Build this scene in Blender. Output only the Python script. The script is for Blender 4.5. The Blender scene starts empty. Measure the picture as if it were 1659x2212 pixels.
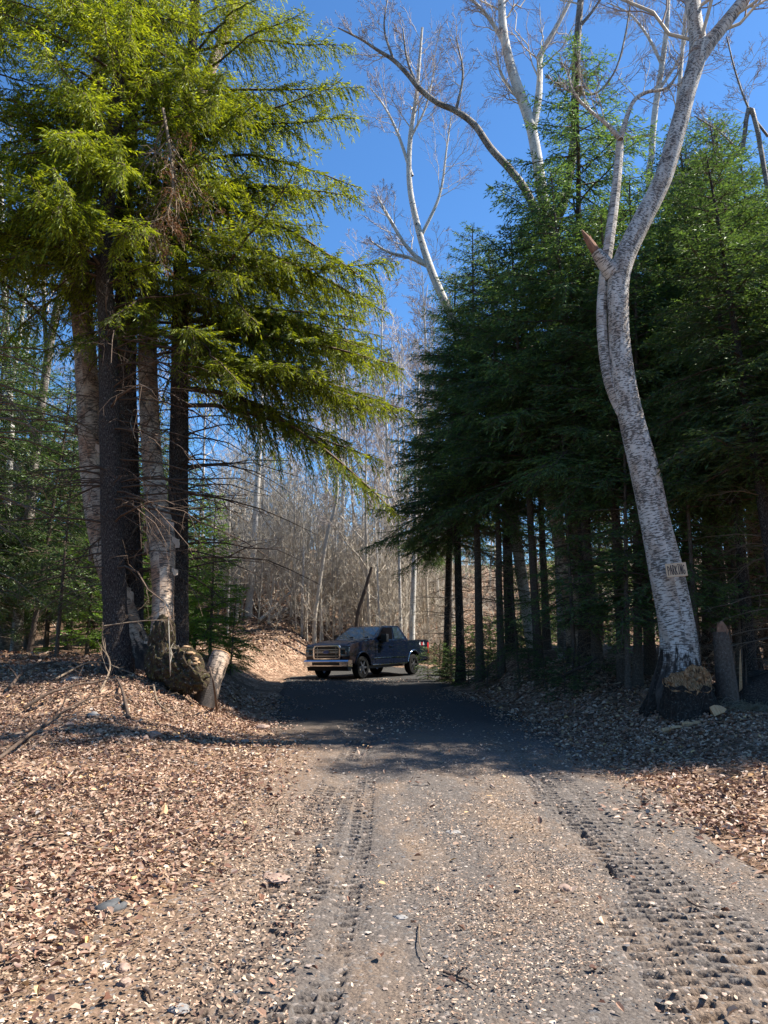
import bpy, bmesh, math, random
import numpy as np
from mathutils import Vector, Matrix

# ------------------------------------------------------------------ scene, camera, light
SC = bpy.context.scene
COL = SC.collection
R = math.radians
PITCH, EYE = R(9.1), 1.6
FOC, CU, CV = 1661.0, 829.5, 1106.0
cam_data = bpy.data.cameras.new('camera')
cam_data.sensor_fit = 'VERTICAL'
cam_data.sensor_height = 24.0
cam_data.lens = 24.0 * FOC / 2212.0
cam_data.clip_start = 0.05
cam_data.clip_end = 1000
cam = bpy.data.objects.new('camera', cam_data)
cam.location = (0, 0, EYE)
cam.rotation_euler = (R(90) + PITCH, 0, 0)
COL.objects.link(cam)
SC.camera = cam

SUN_AZ, SUN_EL = R(77), R(51)          # clockwise from +Y (the view direction)
W = bpy.data.worlds.new('World')
SC.world = W
W.use_nodes = True
wn = W.node_tree.nodes
sky = wn.new('ShaderNodeTexSky')
sky.sky_type = 'NISHITA'
sky.sun_disc = False
sky.sun_elevation = SUN_EL
sky.sun_rotation = SUN_AZ
sky.altitude = 300
sky.air_density = 1.0
sky.dust_density = 0.35
sky.ozone_density = 4.0
hs = wn.new('ShaderNodeHueSaturation')
hs.inputs['Saturation'].default_value = 1.05
hs.inputs['Value'].default_value = 1.0
W.node_tree.links.new(sky.outputs[0], hs.inputs['Color'])
tint = wn.new('ShaderNodeMix')
tint.data_type, tint.blend_type = 'RGBA', 'MULTIPLY'
tint.inputs[0].default_value = 1.0
tint.inputs[7].default_value = (0.72, 1.05, 1.27, 1)
W.node_tree.links.new(hs.outputs[0], tint.inputs[6])
W.node_tree.links.new(tint.outputs[2], wn['Background'].inputs[0])
wn['Background'].inputs[1].default_value = 0.066
sd = bpy.data.lights.new('sun', 'SUN')
sd.energy = 5.0
sd.angle = R(0.53)
sd.color = (1.0, 0.94, 0.84)
sun = bpy.data.objects.new('sun', sd)
sdir = Vector((math.sin(SUN_AZ) * math.cos(SUN_EL), math.cos(SUN_AZ) * math.cos(SUN_EL), math.sin(SUN_EL)))
sun.rotation_euler = sdir.to_track_quat('Z', 'Y').to_euler()
sun.location = sdir * 60
COL.objects.link(sun)
SC.view_settings.view_transform = 'Standard'
SC.view_settings.look = 'None'
SC.view_settings.gamma = 1
SC.view_settings.exposure = 1.38
SC.cycles.max_bounces = 5
SC.cycles.diffuse_bounces = 3
SC.cycles.glossy_bounces = 2
SC.cycles.transmission_bounces = 3
SC.cycles.use_denoising = True

# ------------------------------------------------------------------ helpers
FWD = np.array([0, math.cos(PITCH), math.sin(PITCH)])
UPV = np.array([0, -math.sin(PITCH), math.cos(PITCH)])


def at(U, V, Y):
    """world point on the vertical plane y = Y seen at (U, V) of the 1659 x 2212 view of the photo"""
    a, b = (U - CU) / FOC, (CV - V) / FOC
    d = np.array([a, 0, 0]) + UPV * b + FWD
    return d * (Y / d[1]) + np.array([0, 0, EYE])


def depth(p):
    return float(np.dot(np.asarray(p) - np.array([0, 0, EYE]), FWD))


def nrm(a):
    return a / np.maximum(np.linalg.norm(a, axis=-1, keepdims=True), 1e-9)


def tag(o, label=None, cat=None, group=None, kind=None):
    if label: o['label'] = label
    if cat: o['category'] = cat
    if group: o['group'] = group
    if kind: o['kind'] = kind
    return o


def thing(name, label, cat, loc=(0, 0, 0), rotz=0.0, group=None):
    o = bpy.data.objects.new(name, None)
    o.empty_display_size = 0.2
    o.location = loc
    o.rotation_euler = (0, 0, rotz)
    COL.objects.link(o)
    return tag(o, label, cat, group)


def dup(root, loc, rotz=0.0, scale=1.0, label=None, group=None, rot=None):
    r = root.copy()
    COL.objects.link(r)
    r.location = loc
    r.rotation_euler = rot if rot else (0, 0, rotz)
    r.scale = (scale, scale, scale) if not isinstance(scale, tuple) else scale
    if label: r['label'] = label
    if group: r['group'] = group
    for ch in list(root.children):
        c = ch.copy()
        COL.objects.link(c)
        c.parent = r
        for g in list(ch.children):
            d = g.copy()
            COL.objects.link(d)
            d.parent = c
    return r


class MB:
    """collects vertices and faces as numpy arrays, then links them as one mesh"""
    def __init__(self):
        self.v, self.uv, self.f, self.n = [], [], [], 0

    def add(self, V, F, mat=0, smooth=True, uv=None):
        V = np.asarray(V, dtype=np.float64).reshape(-1, 3)
        F = np.asarray(F, dtype=np.int64)
        if len(V) == 0: return
        self.v.append(V)
        self.uv.append(np.zeros((len(V), 2)) if uv is None else np.asarray(uv).reshape(-1, 2))
        self.f.append((F + self.n, mat, smooth))
        self.n += len(V)

    def build(self, name, mats, parent=None, origin=(0, 0, 0)):
        if not isinstance(mats, (list, tuple)): mats = [mats]
        me = bpy.data.meshes.new(name)
        V = np.concatenate(self.v) - np.asarray(origin)
        UV = np.concatenate(self.uv)
        li, ls, lt, mi, sm, k = [], [], [], [], [], 0
        for F, m, s in self.f:
            c, w = F.shape
            li.append(F.ravel())
            ls.append(k + np.arange(c) * w)
            lt.append(np.full(c, w))
            mi.append(np.full(c, m))
            sm.append(np.full(c, s))
            k += c * w
        li = np.concatenate(li)
        me.vertices.add(len(V))
        me.vertices.foreach_set('co', V.astype(np.float32).ravel())
        me.loops.add(len(li))
        me.loops.foreach_set('vertex_index', li.astype(np.int32))
        ls = np.concatenate(ls)
        me.polygons.add(len(ls))
        me.polygons.foreach_set('loop_start', ls.astype(np.int32))
        me.polygons.foreach_set('material_index', np.concatenate(mi).astype(np.int32))
        me.polygons.foreach_set('use_smooth', np.concatenate(sm).astype(bool))
        if UV.any():
            ul = me.uv_layers.new(name='UVMap')
            ul.data.foreach_set('uv', UV[li].astype(np.float32).ravel())
        me.update(calc_edges=True)
        for m in mats: me.materials.append(m)
        o = bpy.data.objects.new(name, me)
        COL.objects.link(o)
        if parent is not None:
            o.parent = parent
        return o


def tubes(mb, P, Rd, sides=5, mat=0, cap=False):
    """batch of tubes: P (m,n,3), Rd (m,n)"""
    P = np.asarray(P, float)
    Rd = np.asarray(Rd, float)
    if P.ndim == 2: P, Rd = P[None], Rd[None]
    m, n, _ = P.shape
    if m == 0: return
    T = nrm(np.gradient(P, axis=1))
    ref = np.zeros((m, 1, 3)); ref[..., 1] = 1
    bad = np.abs(T[..., 1]).mean(1) > 0.8
    ref[bad] = np.array([1.0, 0, 0])
    A = nrm(np.cross(T, np.broadcast_to(ref, T.shape)))
    B = np.cross(T, A)
    ang = np.linspace(0, 2 * np.pi, sides + 1) + np.pi / 2
    ring = A[:, :, None] * np.cos(ang)[None, None, :, None] + B[:, :, None] * np.sin(ang)[None, None, :, None]
    V = P[:, :, None] + ring * Rd[:, :, None, None]
    seg = np.concatenate([np.zeros((m, 1)), np.cumsum(np.linalg.norm(np.diff(P, axis=1), axis=2), axis=1)], axis=1)
    uv = np.zeros((m, n, sides + 1, 2))
    uv[..., 0] = (ang - ang[0])[None, None, :] * Rd.max(1)[:, None, None]
    uv[..., 1] = seg[:, :, None]
    s1 = sides + 1
    i = np.arange(n - 1)[:, None] * s1 + np.arange(sides)[None]
    q = np.stack([i, i + 1, i + 1 + s1, i + s1], -1).reshape(-1, 4)
    F = (q[None] + (np.arange(m) * n * s1)[:, None, None]).reshape(-1, 4)
    mb.add(V, F, mat, True, uv)
    if cap:
        for e in (0, n - 1):
            for k in range(m):
                c = np.concatenate([P[k, e][None], V[k, e, :sides]])
                f = np.stack([np.zeros(sides, int), 1 + np.arange(sides), 1 + (np.arange(sides) + 1) % sides], -1)
                mb.add(c, f, mat, False)


def spline(pts, n):
    """Catmull-Rom resample of an (k,d) list"""
    p = np.asarray(pts, float)
    k = len(p)
    if k == 2:
        t = np.linspace(0, 1, n)[:, None]
        return p[0] * (1 - t) + p[1] * t
    e = np.concatenate([2 * p[:1] - p[1:2], p, 2 * p[-1:] - p[-2:-1]])
    u = np.linspace(0, k - 1 - 1e-9, n)
    i = u.astype(int)
    f = (u - i)[:, None]
    a, b, c, d = e[i], e[i + 1], e[i + 2], e[i + 3]
    return 0.5 * (2 * b + (c - a) * f + (2 * a - 5 * b + 4 * c - d) * f ** 2 + (3 * b - a - 3 * c + d) * f ** 3)


def hash2(ix, iy, seed):
    h = (ix.astype(np.int64) * 374761393 + iy.astype(np.int64) * 668265263 + seed * 974634777) & 0xffffffff
    h = ((h ^ (h >> 13)) * 1274126177) & 0xffffffff
    h = h ^ (h >> 16)
    return (h & 0xffff) / 65535.0


def vnoise(x, y, seed=0):
    ix, iy = np.floor(x), np.floor(y)
    fx, fy = x - ix, y - iy
    fx, fy = fx * fx * (3 - 2 * fx), fy * fy * (3 - 2 * fy)
    a, b = hash2(ix, iy, seed), hash2(ix + 1, iy, seed)
    c, d = hash2(ix, iy + 1, seed), hash2(ix + 1, iy + 1, seed)
    return (a * (1 - fx) + b * fx) * (1 - fy) + (c * (1 - fx) + d * fx) * fy - 0.5


def sstep(a, b, x):
    t = np.clip((x - a) / (b - a), 0, 1)
    return t * t * (3 - 2 * t)


# ------------------------------------------------------------------ materials
def new_mat(name):
    m = bpy.data.materials.new(name)
    m.use_nodes = True
    nt = m.node_tree
    return m, nt, nt.nodes['Principled BSDF'], nt.nodes['Material Output']


def N(nt, kind, **kw):
    n = nt.nodes.new(kind)
    for k, v in kw.items():
        if k.startswith('i_'):
            key = k[2:]
            n.inputs[int(key) if key.isdigit() else key].default_value = v
        else:
            setattr(n, k, v)
    return n


def ramp(nt, src, stops, interp='LINEAR'):
    n = nt.nodes.new('ShaderNodeValToRGB')
    n.color_ramp.interpolation = interp
    el = n.color_ramp.elements
    while len(el) < len(stops): el.new(0.5)
    for e, (p, c) in zip(el, stops):
        e.position = p
        e.color = (*c, 1) if len(c) == 3 else c
    nt.links.new(src, n.inputs[0])
    return n.outputs[0]


def coords(nt, out, scale):
    tc = N(nt, 'ShaderNodeTexCoord')
    mp = N(nt, 'ShaderNodeMapping')
    mp.inputs['Scale'].default_value = scale if isinstance(scale, tuple) else (scale,) * 3
    nt.links.new(tc.outputs[out], mp.inputs[0])
    return mp.outputs[0]


def noise(nt, vec, scale, detail=4, rough=0.55):
    n = N(nt, 'ShaderNodeTexNoise')
    n.inputs['Scale'].default_value = scale
    n.inputs['Detail'].default_value = detail
    n.inputs['Roughness'].default_value = rough
    nt.links.new(vec, n.inputs['Vector'])
    return n.outputs['Fac']


def mix(nt, fac, a, b, mode='MIX'):
    n = N(nt, 'ShaderNodeMix', data_type='RGBA', blend_type=mode)
    if isinstance(fac, (int, float)): n.inputs[0].default_value = fac
    else: nt.links.new(fac, n.inputs[0])
    for k, s in ((6, a), (7, b)):
        if isinstance(s, tuple): n.inputs[k].default_value = (*s, 1)
        else: nt.links.new(s, n.inputs[k])
    return n.outputs[2]


def bump(nt, bs, h, strength, dist):
    b = N(nt, 'ShaderNodeBump')
    b.inputs['Strength'].default_value = strength
    b.inputs['Distance'].default_value = dist
    nt.links.new(h, b.inputs['Height'])
    nt.links.new(b.outputs[0], bs.inputs['Normal'])


def flat(name, col, rough=0.6, metal=0.0, spec=0.5, coat=0.0):
    m, nt, b, o = new_mat(name)
    b.inputs['Base Color'].default_value = (*col, 1)
    b.inputs['Roughness'].default_value = rough
    b.inputs['Metallic'].default_value = metal
    b.inputs['Specular IOR Level'].default_value = spec
    if coat: b.inputs['Coat Weight'].default_value = coat
    return m


def foliage(name, stops, trans=0.45, gloss=0.06, tcol=(1.35, 1.25, 0.6)):
    m, nt, b, o = new_mat(name)
    g = N(nt, 'ShaderNodeNewGeometry')
    oi = N(nt, 'ShaderNodeObjectInfo')
    big = noise(nt, coords(nt, 'Object', 1.0), 0.55, 2)
    a = N(nt, 'ShaderNodeMath', operation='MULTIPLY_ADD', i_1=0.62)
    nt.links.new(g.outputs['Random Per Island'], a.inputs[0])
    a2 = N(nt, 'ShaderNodeMath', operation='MULTIPLY', i_1=0.38)
    nt.links.new(big, a2.inputs[0])
    nt.links.new(a2.outputs[0], a.inputs[2])
    c = ramp(nt, a.outputs[0], stops)
    v = N(nt, 'ShaderNodeMath', operation='MULTIPLY_ADD', i_1=0.5, i_2=0.75)
    nt.links.new(oi.outputs['Random'], v.inputs[0])
    c = mix(nt, 1.0, c, v.outputs[0], 'MULTIPLY')
    nt.nodes.remove(b)
    d = N(nt, 'ShaderNodeBsdfDiffuse')
    t = N(nt, 'ShaderNodeBsdfTranslucent')
    gl = N(nt, 'ShaderNodeBsdfGlossy')
    gl.inputs['Roughness'].default_value = 0.42
    gl.inputs['Color'].default_value = (0.9, 1, 0.8, 1)
    nt.links.new(c, d.inputs[0])
    nt.links.new(mix(nt, 1.0, c, tcol, 'MULTIPLY'), t.inputs[0])
    m1 = N(nt, 'ShaderNodeMixShader'); m1.inputs[0].default_value = trans
    nt.links.new(d.outputs[0], m1.inputs[1]); nt.links.new(t.outputs[0], m1.inputs[2])
    m2 = N(nt, 'ShaderNodeMixShader'); m2.inputs[0].default_value = gloss
    nt.links.new(m1.outputs[0], m2.inputs[1]); nt.links.new(gl.outputs[0], m2.inputs[2])
    nt.links.new(m2.outputs[0], o.inputs[0])
    return m


M = {}
M['spruce'] = foliage('spruce_needles', [(0.12, (0.05, 0.075, 0.013)), (0.4, (0.15, 0.195, 0.018)), (0.75, (0.32, 0.36, 0.03))], 0.6, 0.025, (1.5, 1.4, 0.5))
M['fir'] = foliage('fir_needles', [(0.12, (0.03, 0.06, 0.026)), (0.5, (0.065, 0.12, 0.040)), (0.85, (0.13, 0.20, 0.050))], 0.5, 0.035, (1.3, 1.25, 0.65))
M['youngfir'] = foliage('young_fir_needles', [(0.1, (0.06, 0.13, 0.02)), (0.5, (0.11, 0.22, 0.03)), (0.85, (0.18, 0.30, 0.04))], 0.5, 0.03)
M['brownneedle'] = foliage('dead_needles', [(0.1, (0.14, 0.06, 0.03)), (0.5, (0.24, 0.11, 0.05)), (0.9, (0.34, 0.2, 0.1))], 0.25, 0.02, (1, 0.9, 0.8))


def bark(name, stops, su=9.0, sv=3.0, bs=0.7, bd=0.02, lich=0.0):
    m, nt, b, o = new_mat(name)
    vec = coords(nt, 'UV', (su, sv, 1))
    n1 = noise(nt, vec, 4.0, 6, 0.65)
    c = ramp(nt, n1, stops)
    if lich:
        n2 = noise(nt, coords(nt, 'UV', (1, 1, 1)), 26, 3, 0.6)
        f = ramp(nt, n2, [(0.6, (0, 0, 0)), (0.68, (lich,) * 3)])
        c = mix(nt, f, c, (0.32, 0.31, 0.27))
    nt.links.new(c, b.inputs['Base Color'])
    b.inputs['Roughness'].default_value = 0.9
    b.inputs['Specular IOR Level'].default_value = 0.15
    bump(nt, b, n1, bs, bd)
    return m


M['sprucebark'] = bark('spruce_bark', [(0.36, (0.012, 0.009, 0.008)), (0.52, (0.055, 0.042, 0.036)), (0.68, (0.16, 0.13, 0.115))], 9, 4, 1.0, 0.04, 0.7)
M['firbark'] = bark('fir_bark', [(0.3, (0.05, 0.036, 0.028)), (0.55, (0.105, 0.08, 0.064)), (0.8, (0.19, 0.155, 0.13))], 5, 5, 0.5, 0.015, 0.4)
M['deadwood'] = bark('dead_twig', [(0.3, (0.12, 0.085, 0.06)), (0.6, (0.23, 0.175, 0.125)), (0.85, (0.36, 0.31, 0.25))], 6, 2, 0.2, 0.003)
M['greytwig'] = bark('bare_twig', [(0.3, (0.36, 0.31, 0.25)), (0.55, (0.52, 0.46, 0.38)), (0.8, (0.66, 0.61, 0.52))], 6, 2, 0.2, 0.003)
M['purpletwig'] = bark('fine_twig', [(0.3, (0.24, 0.19, 0.18)), (0.7, (0.38, 0.32, 0.30))], 6, 2, 0.2, 0.003)
M['redbark'] = bark('brown_bough', [(0.3, (0.06, 0.04, 0.03)), (0.7, (0.14, 0.10, 0.075))], 6, 2, 0.2, 0.003)


def birch(name, white, tan, tanf, dark_to, dens, ridge=0.0):
    m, nt, b, o = new_mat(name)
    v0 = coords(nt, 'UV', (1, 1, 1))
    big = noise(nt, v0, 1.7, 4, 0.6)
    base = mix(nt, ramp(nt, big, [(tanf - 0.08, (1, 1, 1)), (tanf + 0.08, (0, 0, 0))]), white, tan)
    fine = noise(nt, coords(nt, 'UV', (7, 42, 1)), 1.0, 5, 0.7)
    base = mix(nt, 0.5, base, ramp(nt, fine, [(0.3, (0.72, 0.7, 0.68)), (0.7, (1.1, 1.1, 1.1))]), 'MULTIPLY')
    # short dark lenticels across the stem
    le = noise(nt, coords(nt, 'UV', (5.5, 40, 1)), 1.0, 5, 0.62)
    band = noise(nt, v0, 2.6, 2, 0.5)
    ad = N(nt, 'ShaderNodeMath', operation='MULTIPLY_ADD', i_1=0.35)
    nt.links.new(band, ad.inputs[0]); nt.links.new(le, ad.inputs[2])
    lf = ramp(nt, ad.outputs[0], [(dens, (0, 0, 0)), (dens + 0.045, (1, 1, 1))])
    lf2 = mix(nt, 1.0, lf, (0.85, 0.85, 0.85), 'MULTIPLY')
    c = mix(nt, lf2, base, (0.055, 0.044, 0.038))
    # black rings and scars
    rg = noise(nt, coords(nt, 'UV', (1.4, 4.2, 1)), 1.0, 5, 0.7)
    c = mix(nt, ramp(nt, rg, [(0.60, (0, 0, 0)), (0.66, (0.92, 0.92, 0.92))]), c, (0.035, 0.03, 0.028))
    # furrowed dark butt
    sp = N(nt, 'ShaderNodeSeparateXYZ'); nt.links.new(v0, sp.inputs[0])
    rn = noise(nt, coords(nt, 'UV', (6, 3, 1)), 1.5, 4, 0.6)
    e = N(nt, 'ShaderNodeMath', operation='MULTIPLY_ADD', i_1=2.2)
    nt.links.new(rn, e.inputs[0]); nt.links.new(sp.outputs[1], e.inputs[2])
    df = ramp(nt, e.outputs[0], [(0.0, (1, 1, 1)), (1.0, (0, 0, 0))])
    df.node.color_ramp.elements[0].position = min(0.95, max(0.0, (dark_to + 0.9) / 4))
    df.node.color_ramp.elements[1].position = min(1.0, (dark_to + 1.25) / 4)
    sc = N(nt, 'ShaderNodeMath', operation='MULTIPLY', i_1=0.25)
    nt.links.new(e.outputs[0], sc.inputs[0]); nt.links.new(sc.outputs[0], df.node.inputs[0])
    dk = ramp(nt, rn, [(0.35, (0.018, 0.014, 0.012)), (0.7, (0.085, 0.066, 0.055))])
    c = mix(nt, df, c, dk)
    nt.links.new(c, b.inputs['Base Color'])
    b.inputs['Roughness'].default_value = 0.7
    b.inputs['Specular IOR Level'].default_value = 0.25
    hb = N(nt, 'ShaderNodeMath', operation='SUBTRACT')
    nt.links.new(fine, hb.inputs[0]); nt.links.new(lf, hb.inputs[1])
    bump(nt, b, hb.outputs[0], 0.5, 0.012)
    return m


M['birch'] = birch('white_birch_bark', (0.56, 0.52, 0.48), (0.42, 0.34, 0.28), 0.46, 1.0, 0.675)
M['paper'] = birch('paper_birch_bark', (0.52, 0.40, 0.30), (0.36, 0.21, 0.13), 0.48, 0.7, 0.69)
M['farbirch'] = birch('far_birch_bark', (0.58, 0.55, 0.50), (0.42, 0.36, 0.30), 0.4, -0.9, 0.74)
M['birchlimb'] = birch('white_birch_limb_bark', (0.56, 0.52, 0.48), (0.42, 0.34, 0.28), 0.46, -0.9, 0.68)
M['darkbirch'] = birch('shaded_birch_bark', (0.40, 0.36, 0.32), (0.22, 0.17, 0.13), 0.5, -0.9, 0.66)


def ground_mat():
    m, nt, b, o = new_mat('forest_floor')
    v = coords(nt, 'Object', 1.0)
    wob = N(nt, 'ShaderNodeTexNoise'); wob.inputs['Scale'].default_value = 9
    nt.links.new(v, wob.inputs['Vector'])
    ad = N(nt, 'ShaderNodeMixRGB'); ad.blend_type = 'ADD'; ad.inputs[0].default_value = 0.05
    nt.links.new(v, ad.inputs[1]); nt.links.new(wob.outputs['Color'], ad.inputs[2])
    vo = N(nt, 'ShaderNodeTexVoronoi', i_Scale=15.0); nt.links.new(ad.outputs[0], vo.inputs['Vector'])
    sp = N(nt, 'ShaderNodeSeparateColor'); nt.links.new(vo.outputs['Color'], sp.inputs[0])
    leaf = ramp(nt, sp.outputs[0], [(0.0, (0.06, 0.036, 0.024)), (0.3, (0.15, 0.085, 0.055)), (0.6, (0.26, 0.16, 0.105)), (1.0, (0.42, 0.30, 0.21))])
    soil = ramp(nt, noise(nt, v, 38, 5, 0.7), [(0.3, (0.045, 0.03, 0.02)), (0.7, (0.13, 0.085, 0.055))])
    pf = ramp(nt, noise(nt, v, 0.9, 4, 0.65), [(0.42, (0, 0, 0)), (0.62, (0.75, 0.75, 0.75))])
    c = mix(nt, pf, leaf, soil)
    nt.links.new(c, b.inputs['Base Color'])
    b.inputs['Roughness'].default_value = 0.95
    b.inputs['Specular IOR Level'].default_value = 0.1
    bump(nt, b, vo.outputs['Distance'], 0.8, 0.03)
    return m


def road_mat():
    m, nt, b, o = new_mat('gravel_track')
    v = coords(nt, 'Object', 1.0)
    patch = noise(nt, coords(nt, 'Object', (1.0, 0.35, 1)), 1.3, 5, 0.65)
    mud = ramp(nt, noise(nt, v, 55, 5, 0.7), [(0.25, (0.055, 0.046, 0.040)), (0.55, (0.12, 0.10, 0.086)), (0.8, (0.21, 0.18, 0.155))])
    brown = ramp(nt, noise(nt, v, 70, 5, 0.7), [(0.25, (0.085, 0.056, 0.038)), (0.55, (0.19, 0.135, 0.095)), (0.8, (0.36, 0.27, 0.19))])
    c = mix(nt, ramp(nt, patch, [(0.47, (0, 0, 0)), (0.64, (1, 1, 1))]), mud, brown)
    sx_ = N(nt, 'ShaderNodeSeparateXYZ'); nt.links.new(v, sx_.inputs[0])
    wx = N(nt, 'ShaderNodeMath', operation='MULTIPLY_ADD', i_1=1.6); nt.links.new(patch, wx.inputs[0]); nt.links.new(sx_.outputs[0], wx.inputs[2])
    red = ramp(nt, noise(nt, v, 60, 5, 0.7), [(0.25, (0.10, 0.058, 0.034)), (0.55, (0.21, 0.135, 0.085)), (0.8, (0.36, 0.255, 0.17))])
    fr = N(nt, 'ShaderNodeMapRange'); fr.inputs[1].default_value = 0.35; fr.inputs[2].default_value = -0.6
    nt.links.new(wx.outputs[0], fr.inputs[0])
    c = mix(nt, fr.outputs[0], c, red)
    vo = N(nt, 'ShaderNodeTexVoronoi', i_Scale=48.0); nt.links.new(v, vo.inputs['Vector'])
    sp = N(nt, 'ShaderNodeSeparateColor'); nt.links.new(vo.outputs['Color'], sp.inputs[0])
    peb = ramp(nt, sp.outputs[1], [(0.0, (0.06, 0.062, 0.066)), (0.5, (0.20, 0.185, 0.17)), (1.0, (0.42, 0.33, 0.27))])
    c = mix(nt, ramp(nt, sp.outputs[0], [(0.80, (0, 0, 0)), (0.88, (0.6, 0.6, 0.6))]), c, peb)
    # far end of the track: tree shade put into the colour of crushed shale
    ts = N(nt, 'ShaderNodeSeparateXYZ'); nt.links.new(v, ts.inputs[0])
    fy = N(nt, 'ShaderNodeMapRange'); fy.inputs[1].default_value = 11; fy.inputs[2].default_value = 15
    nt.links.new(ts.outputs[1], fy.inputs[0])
    shaded_shale = ramp(nt, noise(nt, v, 30, 5, 0.7), [(0.3, (0.018, 0.018, 0.018)), (0.7, (0.07, 0.066, 0.06))])
    c = mix(nt, fy.outputs[0], c, shaded_shale)
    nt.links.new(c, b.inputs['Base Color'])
    b.inputs['Roughness'].default_value = 0.92
    b.inputs['Specular IOR Level'].default_value = 0.2
    hh = N(nt, 'ShaderNodeMath', operation='SUBTRACT')
    nt.links.new(noise(nt, v, 90, 4, 0.7), hh.inputs[0]); nt.links.new(vo.outputs['Distance'], hh.inputs[1])
    bump(nt, b, hh.outputs[0], 0.7, 0.012)
    return m


M['ground'] = ground_mat()
M['road'] = road_mat()


def island_mat(name, stops, rough=0.8, spec=0.25, trans=0.0, attr='Random Per Island'):
    m, nt, b, o = new_mat(name)
    g = N(nt, 'ShaderNodeNewGeometry')
    c = ramp(nt, g.outputs[attr], stops)
    n = noise(nt, coords(nt, 'Object', 1.0), 60, 3)
    c = mix(nt, 0.6, c, ramp(nt, n, [(0.3, (0.7, 0.7, 0.7)), (0.7, (1.15, 1.15, 1.15))]), 'MULTIPLY')
    nt.links.new(c, b.inputs['Base Color'])
    b.inputs['Roughness'].default_value = rough
    b.inputs['Specular IOR Level'].default_value = spec
    return m


M['leaf'] = island_mat('fallen_leaf', [(0.0, (0.07, 0.03, 0.02)), (0.18, (0.19, 0.09, 0.055)), (0.45, (0.29, 0.17, 0.11)), (0.74, (0.41, 0.275, 0.19)), (0.92, (0.52, 0.37, 0.27)), (0.95, (0.58, 0.36, 0.15)), (1.0, (0.20, 0.18, 0.17))], 0.55, 0.4)
M['chip'] = island_mat('wood_fragment', [(0.0, (0.09, 0.055, 0.04)), (0.35, (0.26, 0.165, 0.11)), (0.7, (0.44, 0.30, 0.205)), (1.0, (0.58, 0.45, 0.33))], 0.7, 0.3)
M['pebble'] = island_mat('pebble', [(0.0, (0.06, 0.062, 0.07)), (0.35, (0.20, 0.18, 0.17)), (0.7, (0.38, 0.28, 0.22)), (1.0, (0.5, 0.44, 0.38))], 0.7, 0.3)

# ------------------------------------------------------------------ terrain
YK = np.array([-40, 0, 4, 7, 9.5, 12, 15, 18, 25, 30, 36.0])
XLK = np.array([-2.2, -1.9, -1.7, -1.55, -1.6, -1.75, -2.2, -2.7, -3.5, -3.9, -2.0])
XRK = np.array([3.4, 3.2, 3.0, 2.8, 2.9, 3.0, 2.9, 2.7, 2.1, 6.0, 14.0])


def xl(y): return np.interp(y, YK, XLK)
def xr(y): return np.interp(y, YK, XRK)


def hgt(x, y):
    x, y = np.asarray(x, float), np.asarray(y, float)
    dl, dr = xl(y) - x, x - xr(y)
    al = 0.08 + 0.95 * sstep(7.5, 17.0, y)
    z = al * sstep(0.05, 2.7, dl) + 0.10 * sstep(3, 9, dl) * sstep(8, 14, y)
    ar = 0.08 + 0.36 * sstep(8.5, 13.5, y) + 0.8 * sstep(15, 27, y) * sstep(38, 31, y)
    z = z + ar * sstep(0.1, 2.2, dr)
    # mound of pushed soil along the left verge
    z = z + 0.07 * np.exp(-((x + 4.2) / 1.7) ** 2 - ((y - 12.2) / 1.5) ** 2)
    y0 = 32.0 + 0.35 * np.clip(x + 5, 0, 12)
    q = np.maximum(0, y - y0)
    hl = 0.36 * q * q / (q + 3.0)
    z = z + 9.5 * np.tanh(hl / 9.5)
    z = z + 0.02 * np.maximum(0, np.abs(x) - 14) * sstep(10, 30, y)
    off = np.clip(np.maximum(dl, dr) / 1.0, 0, 1)
    z = z + off * (0.16 * vnoise(x * 0.8, y * 0.8, 3) + 0.09 * vnoise(x * 2.3, y * 2.3, 5) + 0.04 * vnoise(x * 6, y * 6, 7))
    z = z + 0.05 * vnoise(x * 0.6, y * 0.5, 11) * (1 - off)
    return z


def hz(x, y): return float(hgt(np.array([x]), np.array([y]))[0])


def grid(mb, X, Y, Z, mat=0):
    ny, nx = X.shape
    V = np.stack([X, Y, Z], -1).reshape(-1, 3)
    i = np.arange(ny - 1)[:, None] * nx + np.arange(nx - 1)[None]
    mb.add(V, np.stack([i, i + 1, i + 1 + nx, i + nx], -1).reshape(-1, 4), mat, True)


def graded(segs):
    out = [np.arange(a, b, s) for a, b, s in segs]
    return np.unique(np.round(np.concatenate(out + [[segs[-1][1]]]), 4))


gx = graded([(-160, -40, 8), (-40, -14, 1.3), (-14, -9, 0.3), (-9, 9, 0.07), (9, 14, 0.3), (14, 40, 1.3), (40, 160, 8)])
gy = graded([(-40, -4, 2), (-4, 2.5, 0.3), (2.5, 16, 0.06), (16, 42, 0.25), (42, 80, 1.2), (80, 200, 8)])
GX, GY = np.meshgrid(gx, gy)
GZ = hgt(GX, GY)
inner = sstep(-0.05, 0.35, np.minimum(GX - xl(GY), xr(GY) - GX)) * (GY < 35.5)
GZ = GZ - 0.06 * inner
mb = MB(); grid(mb, GX, GY, GZ)
tag(mb.build('ground', M['ground']), 'leaf covered forest floor with banks beside the track', kind='structure')

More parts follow.
